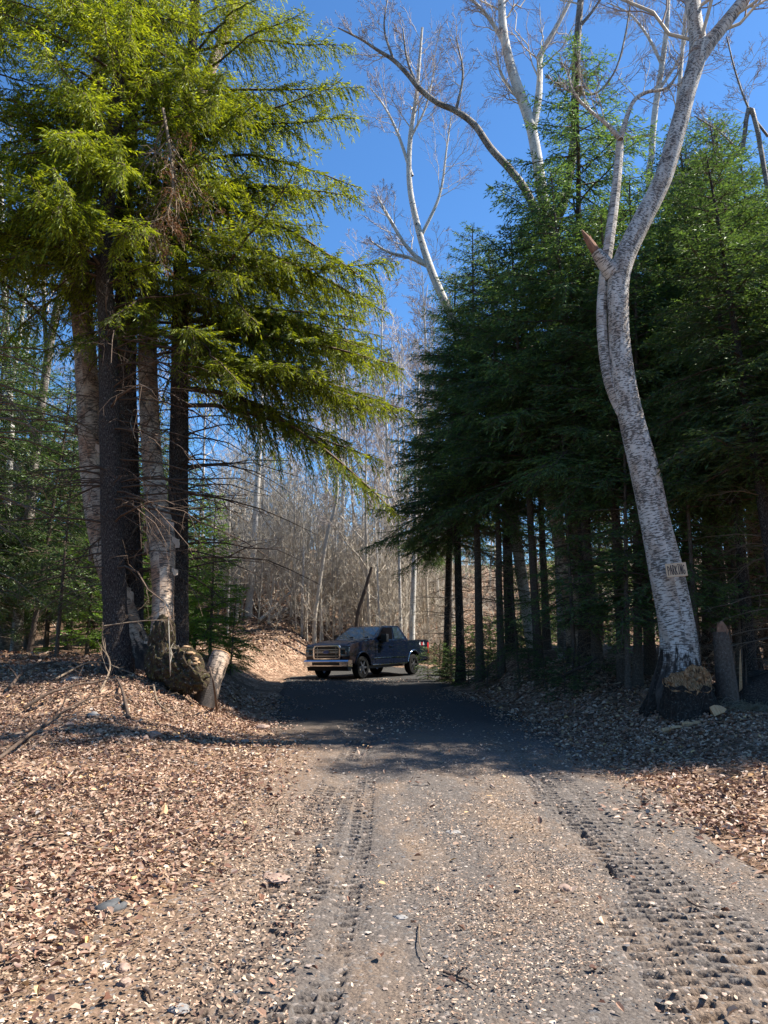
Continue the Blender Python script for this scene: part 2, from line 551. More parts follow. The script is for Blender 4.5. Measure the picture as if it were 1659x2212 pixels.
ry = graded([(-30, 2.2, 0.25), (2.2, 11.6, 0.0105), (11.6, 18, 0.06), (18, 36, 0.12)])
ru = np.arange(-0.04, 1.0401, 0.0024)
RY, RU = np.meshgrid(ry, ru, indexing='ij')
edge = 0.35 * vnoise(RY * 1.1, RY * 0 + 2.5, 21) * 2
RX = xl(RY) + (xr(RY) - xl(RY)) * RU
dist = np.minimum(RX - xl(RY), xr(RY) - RX)
RZ = hgt(RX, RY) + 0.006
near = sstep(14, 10, RY)
RZ += near * (0.012 * vnoise(RX * 9, RY * 9, 31) + 0.006 * vnoise(RX * 22, RY * 22, 33) + 0.0045 * vnoise(RX * 48, RY * 48, 35))


def tread(xc, w, y0, y1, pitch, depth, seed, cols=4):
    """tyre print: rows of staggered lug pits pressed into soft ground"""
    u = (RX - xc(RY)) / w + 0.5
    inside = (u > 0) & (u < 1)
    col = np.clip(np.floor(u * cols), 0, cols - 1)
    fu = u * cols - col
    yy = RY / pitch + 0.5 * (col % 2) + 0.25 * np.sin(col * 2.1) + 0.2 * (fu - 0.5) * np.where(col < cols / 2, 1, -1) + 0.3 * vnoise(RX * 5, RY * 4, seed + 2) + 0.12 * vnoise(RX * 14, RY * 12, seed + 3)
    fy = yy - np.floor(yy)
    pit = sstep(0.05, 0.18, fu) * sstep(0.97, 0.84, fu) * sstep(0.06, 0.2, fy) * sstep(0.70, 0.56, fy)
    keep = sstep(-0.12, 0.10, vnoise(RX * 2.3, RY * 1.1, seed) + 0.4 * vnoise(RX * 7, RY * 6, seed + 1) + 0.03)
    keep *= sstep(y0, y0 + 0.5, RY) * sstep(y1, y1 - 0.8, RY)
    pit *= 0.25 + 1.2 * hash2(np.floor(yy), col, seed) * (0.6 + 0.9 * (vnoise(RX * 16, RY * 16, seed + 4) + 0.5))
    rut = sstep(-0.25, 0.2, u) * sstep(1.25, 0.8, u)
    return -1.15 * depth * np.where(inside, pit, 0) * keep - 0.008 * rut


RZ += tread(lambda y: -0.40 + 0.03 * (y - 4), 0.44, 2.2, 6.6, 0.112, 0.066, 41, 4)
RZ += tread(lambda y: -0.74 + 0.05 * (y - 4), 0.26, 2.2, 5.9, 0.10, 0.050, 45, 2)
RZ += tread(lambda y: -0.62 + 0.045 * (y - 6), 0.46, 6.6, 13, 0.115, 0.064, 51, 4)
RZ += tread(lambda y: -0.20 - 0.00 * y, 0.20, 6.0, 9.4, 0.10, 0.058, 55, 2)
RZ += tread(lambda y: 1.70 + 0.03 * (y - 4), 0.46, 2.2, 11.5, 0.118, 0.060, 61, 4)
RZ += tread(lambda y: 1.33 + 0.07 * (y - 4), 0.28, 2.2, 9.5, 0.105, 0.050, 65, 2)
RZ += tread(lambda y: 2.08 - 0.00 * y, 0.24, 2.2, 6.5, 0.11, 0.052, 69, 2)
RZ -= 0.10 * sstep(0.28, -0.02, dist + edge)
mb = MB(); grid(mb, RX, RY, RZ)
tag(mb.build('dirt_road', M['road']), 'rutted gravel track with tyre prints', kind='structure')

# ------------------------------------------------------------------ litter (uncountable)
def leaves(mb, rng, n, xs, ys, size, dens, lift=0.015, curl=0.9):
    x = rng.uniform(*xs, n); y = rng.uniform(*ys, n)
    k = rng.random(n) < dens(x, y)
    x, y = x[k], y[k]
    n = len(x)
    s = rng.uniform(size[0], size[1], n)[:, None]
    d = 0.08
    z = hgt(x, y)
    nx_ = (hgt(x + d, y) - z) / d; ny_ = (hgt(x, y + d) - z) / d
    up = nrm(np.stack([-nx_, -ny_, np.ones(n)], -1) + rng.normal(0, 0.33, (n, 3)))
    a = nrm(np.cross(up, rng.normal(0, 1, (n, 3))))
    b = np.cross(up, a)
    c = np.stack([x, y, z + rng.uniform(0.004, lift, n) + 0.02 * s[:, 0] / size[1]], -1)
    wd = rng.uniform(0.45, 0.8, n)[:, None]
    fo = rng.uniform(0.0, curl, n)[:, None]
    be = rng.uniform(-0.1, 0.35, n)[:, None]
    pts = []
    for (u, v, f) in ((-0.5, 0, 0), (-0.15, 0.42, 1), (0.22, 0.36, 1), (0.5, 0.0, 0), (0.22, -0.36, 1), (-0.15, -0.42, 1)):
        ju = rng.normal(0, 0.06, n)[:, None]
        pts.append(c + s * ((u + ju) * a + v * wd * b + (fo * abs(v) * 1.1 + be * (u * u) * 1.5) * up))
    V = np.stack(pts, 1).reshape(-1, 3)
    o = (np.arange(n) * 6)[:, None]
    F = np.concatenate([o + np.array([[0, 3, 2, 1]]), o + np.array([[0, 5, 4, 3]])])
    mb.add(V, F, 0, False)


rng = np.random.default_rng(5)


def dens_left(x, y):
    d = xl(y) - x + 0.5 * vnoise(x * 1.3, y * 1.3, 77)
    p = sstep(-0.9, 0.7, d)
    return p * (0.45 + 0.55 * sstep(-0.28, 0.1, vnoise(x * 1.1, y * 1.1, 79))) * (1 - 0.35 * sstep(5, 3, y) * sstep(-3.0, -1.5, x)) * sstep(12.0, 26.0, 40 - y)


def dens_right(x, y):
    d = x - xr(y) + 0.5 * vnoise(x * 1.3, y * 1.3, 87) + 0.15
    return sstep(-0.7, 0.6, d) * (0.55 + 0.45 * sstep(-0.3, 0.1, vnoise(x * 1.1, y * 1.1, 89)))


mb = MB()
leaves(mb, rng, 120000, (-9.5, -0.6), (2.6, 15.5), (0.020, 0.066), dens_left)
leaves(mb, rng, 56000, (2.0, 9.5), (3.6, 14), (0.022, 0.075), dens_right)
leaves(mb, rng, 9000, (-10, -2.2), (14, 21), (0.06, 0.12), dens_left)
leaves(mb, rng, 9000, (2.0, 10), (13, 22), (0.06, 0.12), dens_right)
leaves(mb, rng, 1500, (-1.8, 3.2), (3, 12), (0.03, 0.07), lambda x, y: 0.25 + 0 * x)
leaves(mb, rng, 16000, (-12, 8), (31, 44), (0.09, 0.18), lambda x, y: 0.7 * sstep(0.4, 1.2, hgt(x, y)))
tag(mb.build('leaf_litter', M['leaf']), 'dry tan and reddish leaves lying over the verges', 'leaf litter', kind='stuff')

mb = MB()
n = 2600
tx = rng.uniform(-9, -1.2, n); ty = rng.uniform(3, 15, n)
tx[n // 2:] = rng.uniform(2.3, 9, n - n // 2); ty[n // 2:] = rng.uniform(4, 15, n - n // 2)
k = rng.random(n) < np.where(tx < 0, dens_left(tx, ty), dens_right(tx, ty))
tx, ty = tx[k], ty[k]; n = len(tx)
ta = rng.uniform(0, 6.28, n); tl = 0.06 + 0.32 * rng.random(n) ** 2.5
u = np.linspace(-0.5, 0.5, 5)
TPx = tx[:, None] + np.cos(ta)[:, None] * tl[:, None] * u + rng.normal(0, 0.05, (n, 5)) * tl[:, None]
TPy = ty[:, None] + np.sin(ta)[:, None] * tl[:, None] * u + rng.normal(0, 0.05, (n, 5)) * tl[:, None]
TPz = hgt(TPx, TPy) + 0.018 + 0.25 * rng.random((n, 1)) * tl[:, None] * (u + 0.5)
tubes(mb, np.stack([TPx, TPy, TPz], -1), (0.0018 + 0.009 * tl)[:, None] * (1 - 0.4 * (u + 0.5)), 4)
tag(mb.build('twig_litter', M['deadwood']), 'thin dry twigs strewn among the fallen leaves', 'twig litter', kind='stuff')
mb = MB()
def dens_road(x, y):
    n = vnoise(x * 1.6, y * 0.7, 97) + 0.4 * vnoise(x * 5, y * 3, 98)
    tr = np.minimum(np.abs(x + 0.5), np.abs(x - 1.75))
    return sstep(-0.12, 0.3, n + 0.03) * (0.10 + 0.90 * sstep(0.2, 0.5, tr)) * (0.35 + 0.65 * sstep(11, 6, y))
leaves(mb, rng, 62000, (-2.6, 3.6), (2.4, 11.5), (0.008, 0.026), dens_road, 0.012, 0.35)
leaves(mb, rng, 52000, (-2.6, 3.6), (2.4, 6.0), (0.006, 0.017), dens_road, 0.012, 0.35)
leaves(mb, rng, 40000, (-5.0, -0.4), (2.4, 8.0), (0.008, 0.034), lambda x, y: 0.35 + 0.65 * sstep(-0.2, 0.2, vnoise(x * 2, y * 2, 96)), 0.012, 0.5)
leaves(mb, rng, 16000, (-3.6, 3.6), (11, 29), (0.02, 0.06), lambda x, y: sstep(-0.2, 0.3, vnoise(x * 1.2, y * 0.5, 99)) * sstep(-0.2, 0.3, np.minimum(x - xl(y), xr(y) - x)) * 0.8, 0.012, 0.5)
tag(mb.build('wood_fragments', M['chip']), 'pale crumbled wood and leaf bits strewn on the track', 'litter', kind='stuff')


def pebbles(mb, rng, n, xs, ys, size, dens):
    x = rng.uniform(*xs, n); y = rng.uniform(*ys, n)
    k = rng.random(n) < dens(x, y)
    x, y = x[k], y[k]; n = len(x)
    s = size[0] + (size[1] - size[0]) * rng.random(n) ** 3
    base = np.array([(1, 0, 0), (0, 1, 0), (-1, 0, 0), (0, -1, 0), (0, 0, 0.7), (0.7, 0.7, 0.35), (-0.7, 0.7, 0.4), (-0.7, -0.7, 0.3), (0.7, -0.7, 0.4)], float)
    a = rng.uniform(0, 6.28, n)
    sc = rng.uniform(0.6, 1.2, (n, 3)); sc[:, 2] *= 0.7
    V = base[None] * sc[:, None] * s[:, None, None] * rng.uniform(0.8, 1.15, (n, 9, 1))
    ca, sa = np.cos(a)[:, None], np.sin(a)[:, None]
    X = V[..., 0] * ca - V[..., 1] * sa + x[:, None]
    Y = V[..., 0] * sa + V[..., 1] * ca + y[:, None]
    Z = V[..., 2] + hgt(x, y)[:, None] + 0.006
    f = np.array([(0, 5, 4), (5, 1, 4), (1, 6, 4), (6, 2, 4), (2, 7, 4), (7, 3, 4), (3, 8, 4), (8, 0, 4)])
    mb.add(np.stack([X, Y, Z], -1), (f[None] + (np.arange(n) * 9)[:, None, None]).reshape(-1, 3), 0, True)


mb = MB()
pebbles(mb, rng, 4500, (-3.2, 3.4), (2.4, 10), (0.004, 0.020), lambda x, y: 0.8 + 0 * x)
pebbles(mb, rng, 1300, (-5, -1.2), (6, 13.2), (0.01, 0.045), lambda x, y: 0.7 + 0 * x)
tag(mb.build('gravel', M['pebble']), 'small grey and pinkish stones in the track surface', 'gravel', kind='stuff')

# ------------------------------------------------------------------ trees: generators
def children(P, L, Rb, k, rng, t0=0.25, t1=0.98, ratio=(0.35, 0.65), ang=(25, 55), up=0.12, n=5, rr=0.6, bias=None):
    m, Np, _ = P.shape
    t = t0 + (t1 - t0) * (np.arange(k)[None] + rng.random((m, k))) / k
    idx = t * (Np - 1)
    i = np.clip(idx.astype(int), 0, Np - 2)
    f = (idx - i)[..., None]
    rows = np.arange(m)[:, None]
    base = P[rows, i] * (1 - f) + P[rows, i + 1] * f
    T = nrm(P[rows, i + 1] - P[rows, i])
    rb = Rb[rows, i] * (1 - f[..., 0]) + Rb[rows, i + 1] * f[..., 0]
    rv = rng.normal(0, 1, (m, k, 3))
    if bias is not None: rv = rv + np.asarray(bias)
    pr = nrm(rv - (rv * T).sum(-1, keepdims=True) * T)
    a = np.radians(rng.uniform(ang[0], ang[1], (m, k)))[..., None]
    d = T * np.cos(a) + pr * np.sin(a)
    Lc = L[:, None] * rng.uniform(ratio[0], ratio[1], (m, k)) * (1.15 - t * 0.7)
    u = np.linspace(0, 1, n)
    pts = base[:, :, None] + d[:, :, None] * (Lc[..., None] * u)[..., None]
    pts[..., 2] += up * Lc[..., None] * u ** 2
    pts += rng.normal(0, 0.035, pts.shape) * Lc[..., None, None] * np.minimum(1, u * 2)[None, None, :, None]
    rc = np.minimum(rb * rr, rb)[..., None] * (1 - 0.72 * u)
    return pts.reshape(m * k, n, 3), Lc.reshape(-1), rc.reshape(m * k, n)


def bare_tree(rng, H, r0, cb, nl, spread, k2=5, k3=5, k4=0, lean=0.03, rmin=0.004, ang=(30, 60), n_trunk=12):
    """bare hardwood: returns (trunk, boughs) builders in local space"""
    t = np.linspace(0, 1, n_trunk)
    w = np.cumsum(rng.normal(0, lean, (n_trunk, 2)), 0) * H * 0.12
    P = np.stack([w[:, 0] * t, w[:, 1] * t, H * t], -1)[None]
    P[..., 2] -= 0.15 * (t == 0)
    Rb = (r0 * (1 - 0.9 * t) + rmin)[None]
    Rb[0, 0] *= 1.25
    tr, br = MB(), MB()
    tubes(tr, P, Rb, 8)
    A = children(P, np.array([H]), Rb, nl, rng, cb, 0.97, (spread * 0.7, spread * 1.3), ang, 0.25, 6)
    tubes(br, A[0], np.maximum(A[2], rmin), 5)
    B = children(A[0], A[1], A[2], k2, rng, 0.2, 0.97, (0.3, 0.6), (25, 60), 0.15, 5)
    tubes(br, B[0], np.maximum(B[2], rmin * 0.8), 4)
    C = children(B[0], B[1], B[2], k3, rng, 0.2, 0.97, (0.35, 0.65), (25, 60), 0.1, 4)
    tubes(br, C[0], np.maximum(C[2], rmin * 0.6), 3, 1)
    if k4:
        D = children(C[0], C[1], C[2], k4, rng, 0.2, 0.97, (0.4, 0.7), (25, 60), 0.05, 3)
        tubes(br, D[0], np.maximum(D[2], rmin * 0.5), 3, 1)
    return tr, br


def shoots(mb, B, D, L, Wd, rng, mat=0, cross=True):
    n = len(B)
    if n == 0: return
    D = nrm(D)
    s = nrm(np.cross(D, rng.normal(0, 1, (n, 3))))
    for k in range(2 if cross else 1):
        h = Wd[:, None] * 0.5
        mid = B + D * (L * 0.42)[:, None]
        up = np.cross(s, D) * (Wd * 0.18)[:, None]
        V = np.stack([B, mid + s * h + up, B + D * L[:, None], mid - s * h + up], 1).reshape(-1, 3)
        mb.add(V, (np.arange(n) * 4)[:, None] + np.array([[0, 1, 2, 3]]), mat, False)
        s = np.cross(D, s)


def bough(mb, rng, o, az, L, e, d, u, lat=0.42, lsp=0.10, ssp=0.055, sl=(0.07, 0.11), sw=0.024, t0=0.2, hang=0.25, cross=True, wood=1, r0=None, bare=0.0):
    """one conifer bough: axis, side twigs and needle shoots"""
    n = 12
    t = np.linspace(0, 1, n)
    hd = np.array([math.sin(az), math.cos(az), 0])
    sd_ = np.array([math.cos(az), -math.sin(az), 0])
    wob = np.cumsum(rng.normal(0, 0.012, n)) * L
    P = o + hd * (L * t)[:, None] + sd_ * wob[:, None]
    P[:, 2] += L * (e * t - d * t ** 2 + u * t ** 3)
    r0 = r0 or (0.008 + 0.011 * L)
    tubes(mb, P, r0 * (1 - 0.85 * t), 4, wood)
    m = max(3, int(L * (1 - t0) / lsp))
    tj = t0 + (1 - t0) * (np.arange(m) + rng.random(m)) / m
    tj = np.repeat(tj, 2)
    side = np.tile([1.0, -1.0], m)
    q = tj * (n - 1); i = np.clip(q.astype(int), 0, n - 2); f = (q - i)[:, None]
    pb = P[i] * (1 - f) + P[i + 1] * f
    T = nrm(P[i + 1] - P[i])
    S = nrm(np.cross(T, np.array([0, 0, 1.0]))) * side[:, None]
    a = np.radians(rng.uniform(42, 66, len(tj)))[:, None]
    pend = rng.random(len(tj)) < 0.55
    hg = (hang * np.where(pend, rng.uniform(1.6, 4.2, len(tj)), rng.uniform(-0.5, 1.2, len(tj))))[:, None]
    dl = nrm(T * np.cos(a) + S * np.sin(a) * np.where(pend, rng.uniform(0.1, 0.8, len(tj)), 1)[:, None] + np.array([0, 0, -1.0]) * hg * 0.55 + rng.normal(0, 0.10, (len(tj), 3)))
    prof = np.minimum(1, (tj - t0) / 0.25 + 0.35)
    ll = (lat * L * (1.02 - tj) ** 0.75 * prof * rng.uniform(0.5, 1.2, len(tj)) * np.where(pend, 0.62, 1.0) + 0.12)
    if bare:
        kb = rng.random(len(tj)) > bare * (1 - tj)
        pb, dl, ll, T, hg = pb[kb], dl[kb], ll[kb], T[kb], hg[kb]
    uu = np.linspace(0, 1, 4)
    LP = pb[:, None] + dl[:, None] * (ll[:, None] * uu)[..., None]
    LP[..., 2] -= np.maximum(hg, 0) * 0.4 * ll[:, None] * uu ** 2
    tubes(mb, LP, (0.0035 + 0.004 * ll)[:, None] * (1 - 0.7 * uu), 3, wood)
    ns = np.maximum(2, (ll / ssp).astype(int))
    rep = np.repeat(np.arange(len(ll)), ns)
    first = np.repeat(np.cumsum(ns) - ns, ns)
    kk = np.arange(len(rep)) - first
    us = (kk + rng.random(len(rep))) / ns[rep]
    pos = pb[rep] + dl[rep] * (ll[rep] * us)[:, None]
    pos[:, 2] -= (np.maximum(hg[rep, 0], 0) * 0.4 * ll[rep] * us ** 2)
    sgn = np.where(kk % 2 == 0, 1.0, -1.0)[:, None]
    perp = nrm(np.cross(dl[rep], np.array([0, 0, 1.0]))) * sgn
    b = np.radians(rng.uniform(25, 60, len(rep)))[:, None]
    D = dl[rep] * np.cos(b) + perp * np.sin(b) + rng.normal(0, 0.16, (len(rep), 3))
    D[:, 2] -= hang * rng.uniform(0.1, 1.5, len(rep))
    Ls = rng.uniform(sl[0], sl[1], len(rep)) * (1 + 1.6 * (1 - us) * np.minimum(1, ll[rep] / 0.9) * rng.random(len(rep)))
    shoots(mb, pos, D, Ls, np.full(len(rep), sw) * rng.uniform(0.8, 1.25, len(rep)), rng, 0, cross)
    # tip shoots on the twigs and on the axis
    tip = LP[:, -1]
    shoots(mb, tip, dl + np.array([0, 0, -1.0]) * hg * 0.5, rng.uniform(sl[0], sl[1], len(tip)), np.full(len(tip), sw), rng, 0, cross)
    na = max(3, int(L * 0.5 / 0.05))
    ta = 0.5 + 0.5 * rng.random(na)
    q = ta * (n - 1); i = np.clip(q.astype(int), 0, n - 2); f = (q - i)[:, None]
    pa = P[i] * (1 - f) + P[i + 1] * f
    shoots(mb, pa, nrm(P[i + 1] - P[i]) + rng.normal(0, 0.45, (na, 3)), rng.uniform(sl[0], sl[1], na), np.full(na, sw), rng, 0, cross)


def dead_boughs(mb, rng, origin_fn, z0, z1, n, L, mat=0, droop=0.35, azr=None):
    z = np.sort(rng.uniform(z0, z1, n))
    az = rng.uniform(0, 6.28, n) if azr is None else rng.uniform(azr[0], azr[1], n)
    ln = rng.uniform(L[0], L[1], n)
    t = np.linspace(0, 1, 6)
    o = np.array([origin_fn(q) for q in z])
    hd = np.stack([np.sin(az), np.cos(az), 0 * az], -1)
    P = o[:, None] + hd[:, None] * (ln[:, None] * t)[..., None]
    e = rng.uniform(-0.15, 0.35, n)[:, None]
    P[..., 2] += ln[:, None] * (e * t - droop * rng.uniform(0.3, 1.3, n)[:, None] * t ** 2)
    P += rng.normal(0, 0.02, P.shape) * ln[:, None, None] * t[None, :, None]
    Rb = (0.005 + 0.007 * ln)[:, None] * (1 - 0.8 * t)
    tubes(mb, P, Rb, 4, mat)
    A = children(P, ln, Rb, 6, rng, 0.2, 0.98, (0.2, 0.45), (30, 65), -0.15, 4)
    tubes(mb, A[0], np.maximum(A[2], 0.0028), 3, mat)
    B = children(A[0], A[1], A[2], 3, rng, 0.2, 0.98, (0.3, 0.6), (30, 60), -0.1, 3)
    tubes(mb, B[0], np.maximum(B[2], 0.002), 3, mat)


def conifer(name, rng, H, cb, Lmax, r0, needles, label, cat, per_m=7.0, low_dead=52, lsp=0.09, ssp=0.043, sl=(0.09, 0.14), sw=0.030, hang=0.22, barkm='firbark', power=0.55, dead_len=(0.4, 1.5), n_side=8, lat=0.48, e=(-0.05, 0.55)):
    root = thing(name, label, cat)
    tr, cr, de = MB(), MB(), MB()
    n = 14
    t = np.linspace(0, 1, n)
    w = np.cumsum(rng.normal(0, 0.010, (n, 2)), 0) * H * 0.1
    P = np.stack([w[:, 0], w[:, 1], H * t - 0.2 * (t == 0)], -1)
    Rr = r0 * (1 - 0.93 * t) + 0.006
    Rr[0] *= 1.3
    tubes(tr, P, Rr, n_side)
    org = lambda z: np.array([np.interp(z, P[:, 2], P[:, 0]), np.interp(z, P[:, 2], P[:, 1]), z])
    nb = int((H - cb) * per_m)
    for k in range(nb):
        z = cb + (H - cb) * ((k + rng.random()) / nb) ** 1.05
        f = (H - z) / (H - cb)
        L = max(0.22, Lmax * f ** power * rng.uniform(0.55, 1.2))
        ee = e[1] + (e[0] - e[1]) * f ** 0.6 + rng.normal(0, 0.13)
        bough(cr, rng, org(min(z, H - 0.1)), k * 2.399 + rng.normal(0, 0.3), L, ee, (0.32 * f + 0.05) * rng.uniform(0.5, 1.8), 0.15, lat, lsp, ssp, sl, sw, 0.15, hang, False)
    bough(cr, rng, org(H - 0.5) , 0, 0.2, 2.5, 0, 0, 0.3, 0.06, 0.05, sl, sw, 0.0, 0, False)
    tr.build('trunk', M[barkm], root)
    cr.build('crown', [M[needles], M['redbark']], root)
    if low_dead:
        dead_boughs(de, rng, org, 0.7, cb + 1.0, low_dead, dead_len)
        de.build('dead_branches', M['deadwood'], root)
    return root


def polystem(mb, wp, Y, mat=0, sides=12, n=None, dY=0.0, taper_end=None):
    """stem through (U, V, width) points of the photo at depth Y (+ dY per point); returns points, radii"""
    p = []
    for k, (U, V, w) in enumerate(wp):
        q = at(U, V, Y + dY * k)
        p.append([*q, w * 0.5 / FOC * depth(q)])
    n = n or max(6, len(p) * 3)
    s = spline(p, n)
    tubes(mb, s[:, :3], np.maximum(s[:, 3], 0.003), sides, mat)
    return s[:, :3], np.maximum(s[:, 3], 0.003)


def to_ground(wp, Y, U0=None, w=None):
    """prepend the foot of a stem where it meets the ground"""
    U, V, ww = wp[0]
    x = at(U if U0 is None else U0, V, Y)[0]
    z = hz(x, Y) - 0.15
    p = np.array([x, Y, z])
    d = p - np.array([0, 0, EYE])
    dv = np.dot(d, FWD)
    V0 = CV - FOC * np.dot(d, UPV) / dv
    return [(CU + FOC * x / dv, V0, w or ww * 1.15)] + list(wp)

# ------------------------------------------------------------------ left clump: three dark spruces and two birches
def hero_spruce(label, wp, Y, H, cb, Lmax, seed, per_m=4.6, sector=None, dead=(2.4, 9.5, 58), extra=(), dense_to=17.5, bark_='sprucebark', needles='spruce'):
    rg = np.random.default_rng(seed)
    w0 = to_ground(wp, Y)
    base = at(w0[0][0], w0[0][1], Y)
    root = thing('spruce_tree', label, 'spruce', tuple(base), group='dark spruces of the left clump')
    tr, cr, de = MB(), MB(), MB()
    p = []
    for U, V, w in w0:
        q = at(U, V, Y)
        p.append([*q, w * 0.5 / FOC * depth(q)])
    last = p[-1]
    p.append([last[0] + 0.1, last[1] + 0.1, (last[2] + H) / 2 + 1, last[3] * 0.65])
    p.append([last[0] + 0.15, last[1] + 0.15, H, 0.015])
    s = spline(p, 40)
    s[0, 3] *= 1.25
    rr = np.maximum(s[:, 3], 0.012)
    tubes(tr, s[:, :3], rr * (1 + 0.03 * np.sin(np.arange(40) * 2.3)), 14)
    o = np.argsort(s[:, 2])
    org = lambda z: np.array([np.interp(z, s[o, 2], s[o, 0]), np.interp(z, s[o, 2], s[o, 1]), z])
    nb = int((H - cb) * per_m)
    for k in range(nb):
        z = cb + (H - cb) * (k + rg.random()) / nb
        if z > dense_to and rg.random() < 0.45: continue
        f = min(1.0, 1.25 * (H - z) / (H - cb))
        az = k * 2.399 + rg.normal(0, 0.35)
        L = max(0.4, Lmax * f ** 0.7 * rg.uniform(0.6, 1.1))
        if sector: L *= sector(az, z)
        if L < 0.35: continue
        far = math.cos(az) > 0.5
        bough(cr, rg, org(z), az, L, 0.14 + 0.35 * (1 - f) + rg.normal(0, 0.16), rg.uniform(0.3, 0.85), rg.uniform(0.1, 0.35), 0.38, 0.095 if not far else 0.13, 0.028 if not far else 0.06, (0.085, 0.135), 0.0195 if not far else 0.032, 0.14, 0.5, not far and z < 16, bare=0.15)
    for (z, az, L, e, d, u) in extra:
        bough(cr, rg, org(z) , az + rg.normal(0, 0.08), L * rg.uniform(0.85, 1.05), e + rg.normal(0.04, 0.10), d + rg.normal(0.08, 0.1), u + 0.1, 0.36, 0.075, 0.027, (0.085, 0.135), 0.02, 0.2, 0.5, True, bare=0.15)
    tr.build('trunk', M[bark_], root, base)
    cr.build('crown', [M[needles], M['redbark']], root, base)
    dead_boughs(de, rg, org, dead[0], dead[1], dead[2], (0.8, 2.7), droop=0.45)
    if extra: dead_boughs(de, rg, org, 2.8, 7.5, 24, (1.2, 3.2), droop=0.4, azr=(R(60), R(150)))
    de.build('dead_branches', M['deadwood' if seed % 2 == 0 else 'redbark'], root, base)
    return root


D90 = R(90)
def sec_left(az, z): return 1.0 if math.sin(az) < 0.35 else 0.75
def sec_right(az, z):
    s = math.sin(az)
    return 1.05 if s > 0.2 else (0.7 if s < -0.4 else 0.85)


hero_spruce('dark trunked spruce standing in front of the clump left of the track', [(255, 1440, 72), (252, 1380, 56), (246, 1250, 50), (238, 950, 45), (232, 700, 38), (228, 500, 33)], 14.5, 21.5, 8.3, 3.4, 101, 8.5, sec_left,
            extra=[(8.9, R(245), 3.0, 0.1, 0.4, 0.1), (9.6, R(215), 3.0, 0.05, 0.5, 0.1), (9.0, R(140), 2.7, 0.15, 0.4, 0.1), (9.4, R(180), 2.8, 0.15, 0.4, 0.1), (10.4, R(155), 2.9, 0.1, 0.5, 0.1), (10.9, R(190), 3.0, 0.1, 0.5, 0.1), (11.8, R(170), 2.9, 0.1, 0.5, 0.1), (12.6, R(210), 3.0, 0.1, 0.5, 0.1), (11.4, R(240), 3.2, 0.1, 0.5, 0.1), (13.2, R(150), 2.8, 0.15, 0.5, 0.1), (13.6, R(185), 2.8, 0.15, 0.5, 0.1)])
hero_spruce('spruce at the left edge whose boughs fill the upper left corner', [(-70, 1420, 44), (-72, 1000, 38), (-75, 600, 30)], 14.8, 20, 8.6, 3.1, 104, 7.5, None,
            extra=[(9.8, R(105), 2.8, 0.0, 0.5, 0.1), (11.2, R(90), 2.8, 0.0, 0.5, 0.1), (12.6, R(110), 2.6, 0.0, 0.5, 0.1)])
hero_spruce('spruce with black trunk just behind the front spruce, beside the peach coloured birch', [(287, 1300, 46), (281, 1100, 44), (272, 800, 42), (270, 550, 38), (268, 450, 34)], 16.2, 22.5, 8.6, 3.7, 102, 8.0, None)
hero_spruce('rightmost spruce of the left clump, its long bright boughs reaching over the track', [(386, 1385, 43), (385, 1100, 42), (388, 850, 38), (390, 600, 31), (392, 450, 27)], 16.4, 22, 7.6, 4.2, 103, 9.0, sec_right,
            extra=[(7.3, R(90), 4.6, 0.02, 0.4, 0.1), (7.7, R(104), 4.7, 0.0, 0.45, 0.1), (8.3, R(94), 4.8, 0.02, 0.42, 0.1), (8.5, R(110), 4.4, 0.0, 0.45, 0.1), (7.5, R(118), 4.0, 0.0, 0.45, 0.1), (8.8, R(98), 4.8, 0.04, 0.42, 0.1), (7.0, R(99), 5.0, 0.0, 0.62, 0.1), (7.0, R(92), 4.4, 0.05, 0.5, 0.1), (8.0, R(103), 5.0, 0.0, 0.5, 0.1), (9.0, R(112), 4.8, 0.0, 0.5, 0.1), (10.0, R(86), 4.8, 0.0, 0.45, 0.1), (11.2, R(100), 4.8, 0.05, 0.45, 0.1), (12.4, R(104), 4.8, 0.1, 0.45, 0.1), (7.9, R(97), 5.0, -0.02, 0.42, 0.10), (7.4, R(108), 4.8, 0.0, 0.45, 0.12), (8.6, R(88), 4.8, 0.02, 0.4, 0.1), (7.2, R(125), 3.5, 0.0, 0.5, 0.1),
                   (9.4, R(102), 5.0, 0.05, 0.42, 0.1), (10.6, R(95), 5.1, 0.1, 0.4, 0.1), (11.8, R(106), 4.8, 0.1, 0.4, 0.1), (13.0, R(96), 4.8, 0.15, 0.4, 0.1),
                   (14.2, R(100), 4.8, 0.2, 0.4, 0.1), (15.4, R(92), 4.5, 0.2, 0.4, 0.1), (8.2, R(150), 3.3, 0.0, 0.5, 0.1), (9.8, R(140), 3.5, 0.05, 0.5, 0.1),
                   (11.2, R(152), 3.4, 0.08, 0.5, 0.1), (6.6, R(84), 4.5, 0.04, 0.45, 0.1), (12.4, R(135), 3.5, 0.1, 0.5, 0.1), (13.6, R(150), 3.3, 0.1, 0.5, 0.1)])

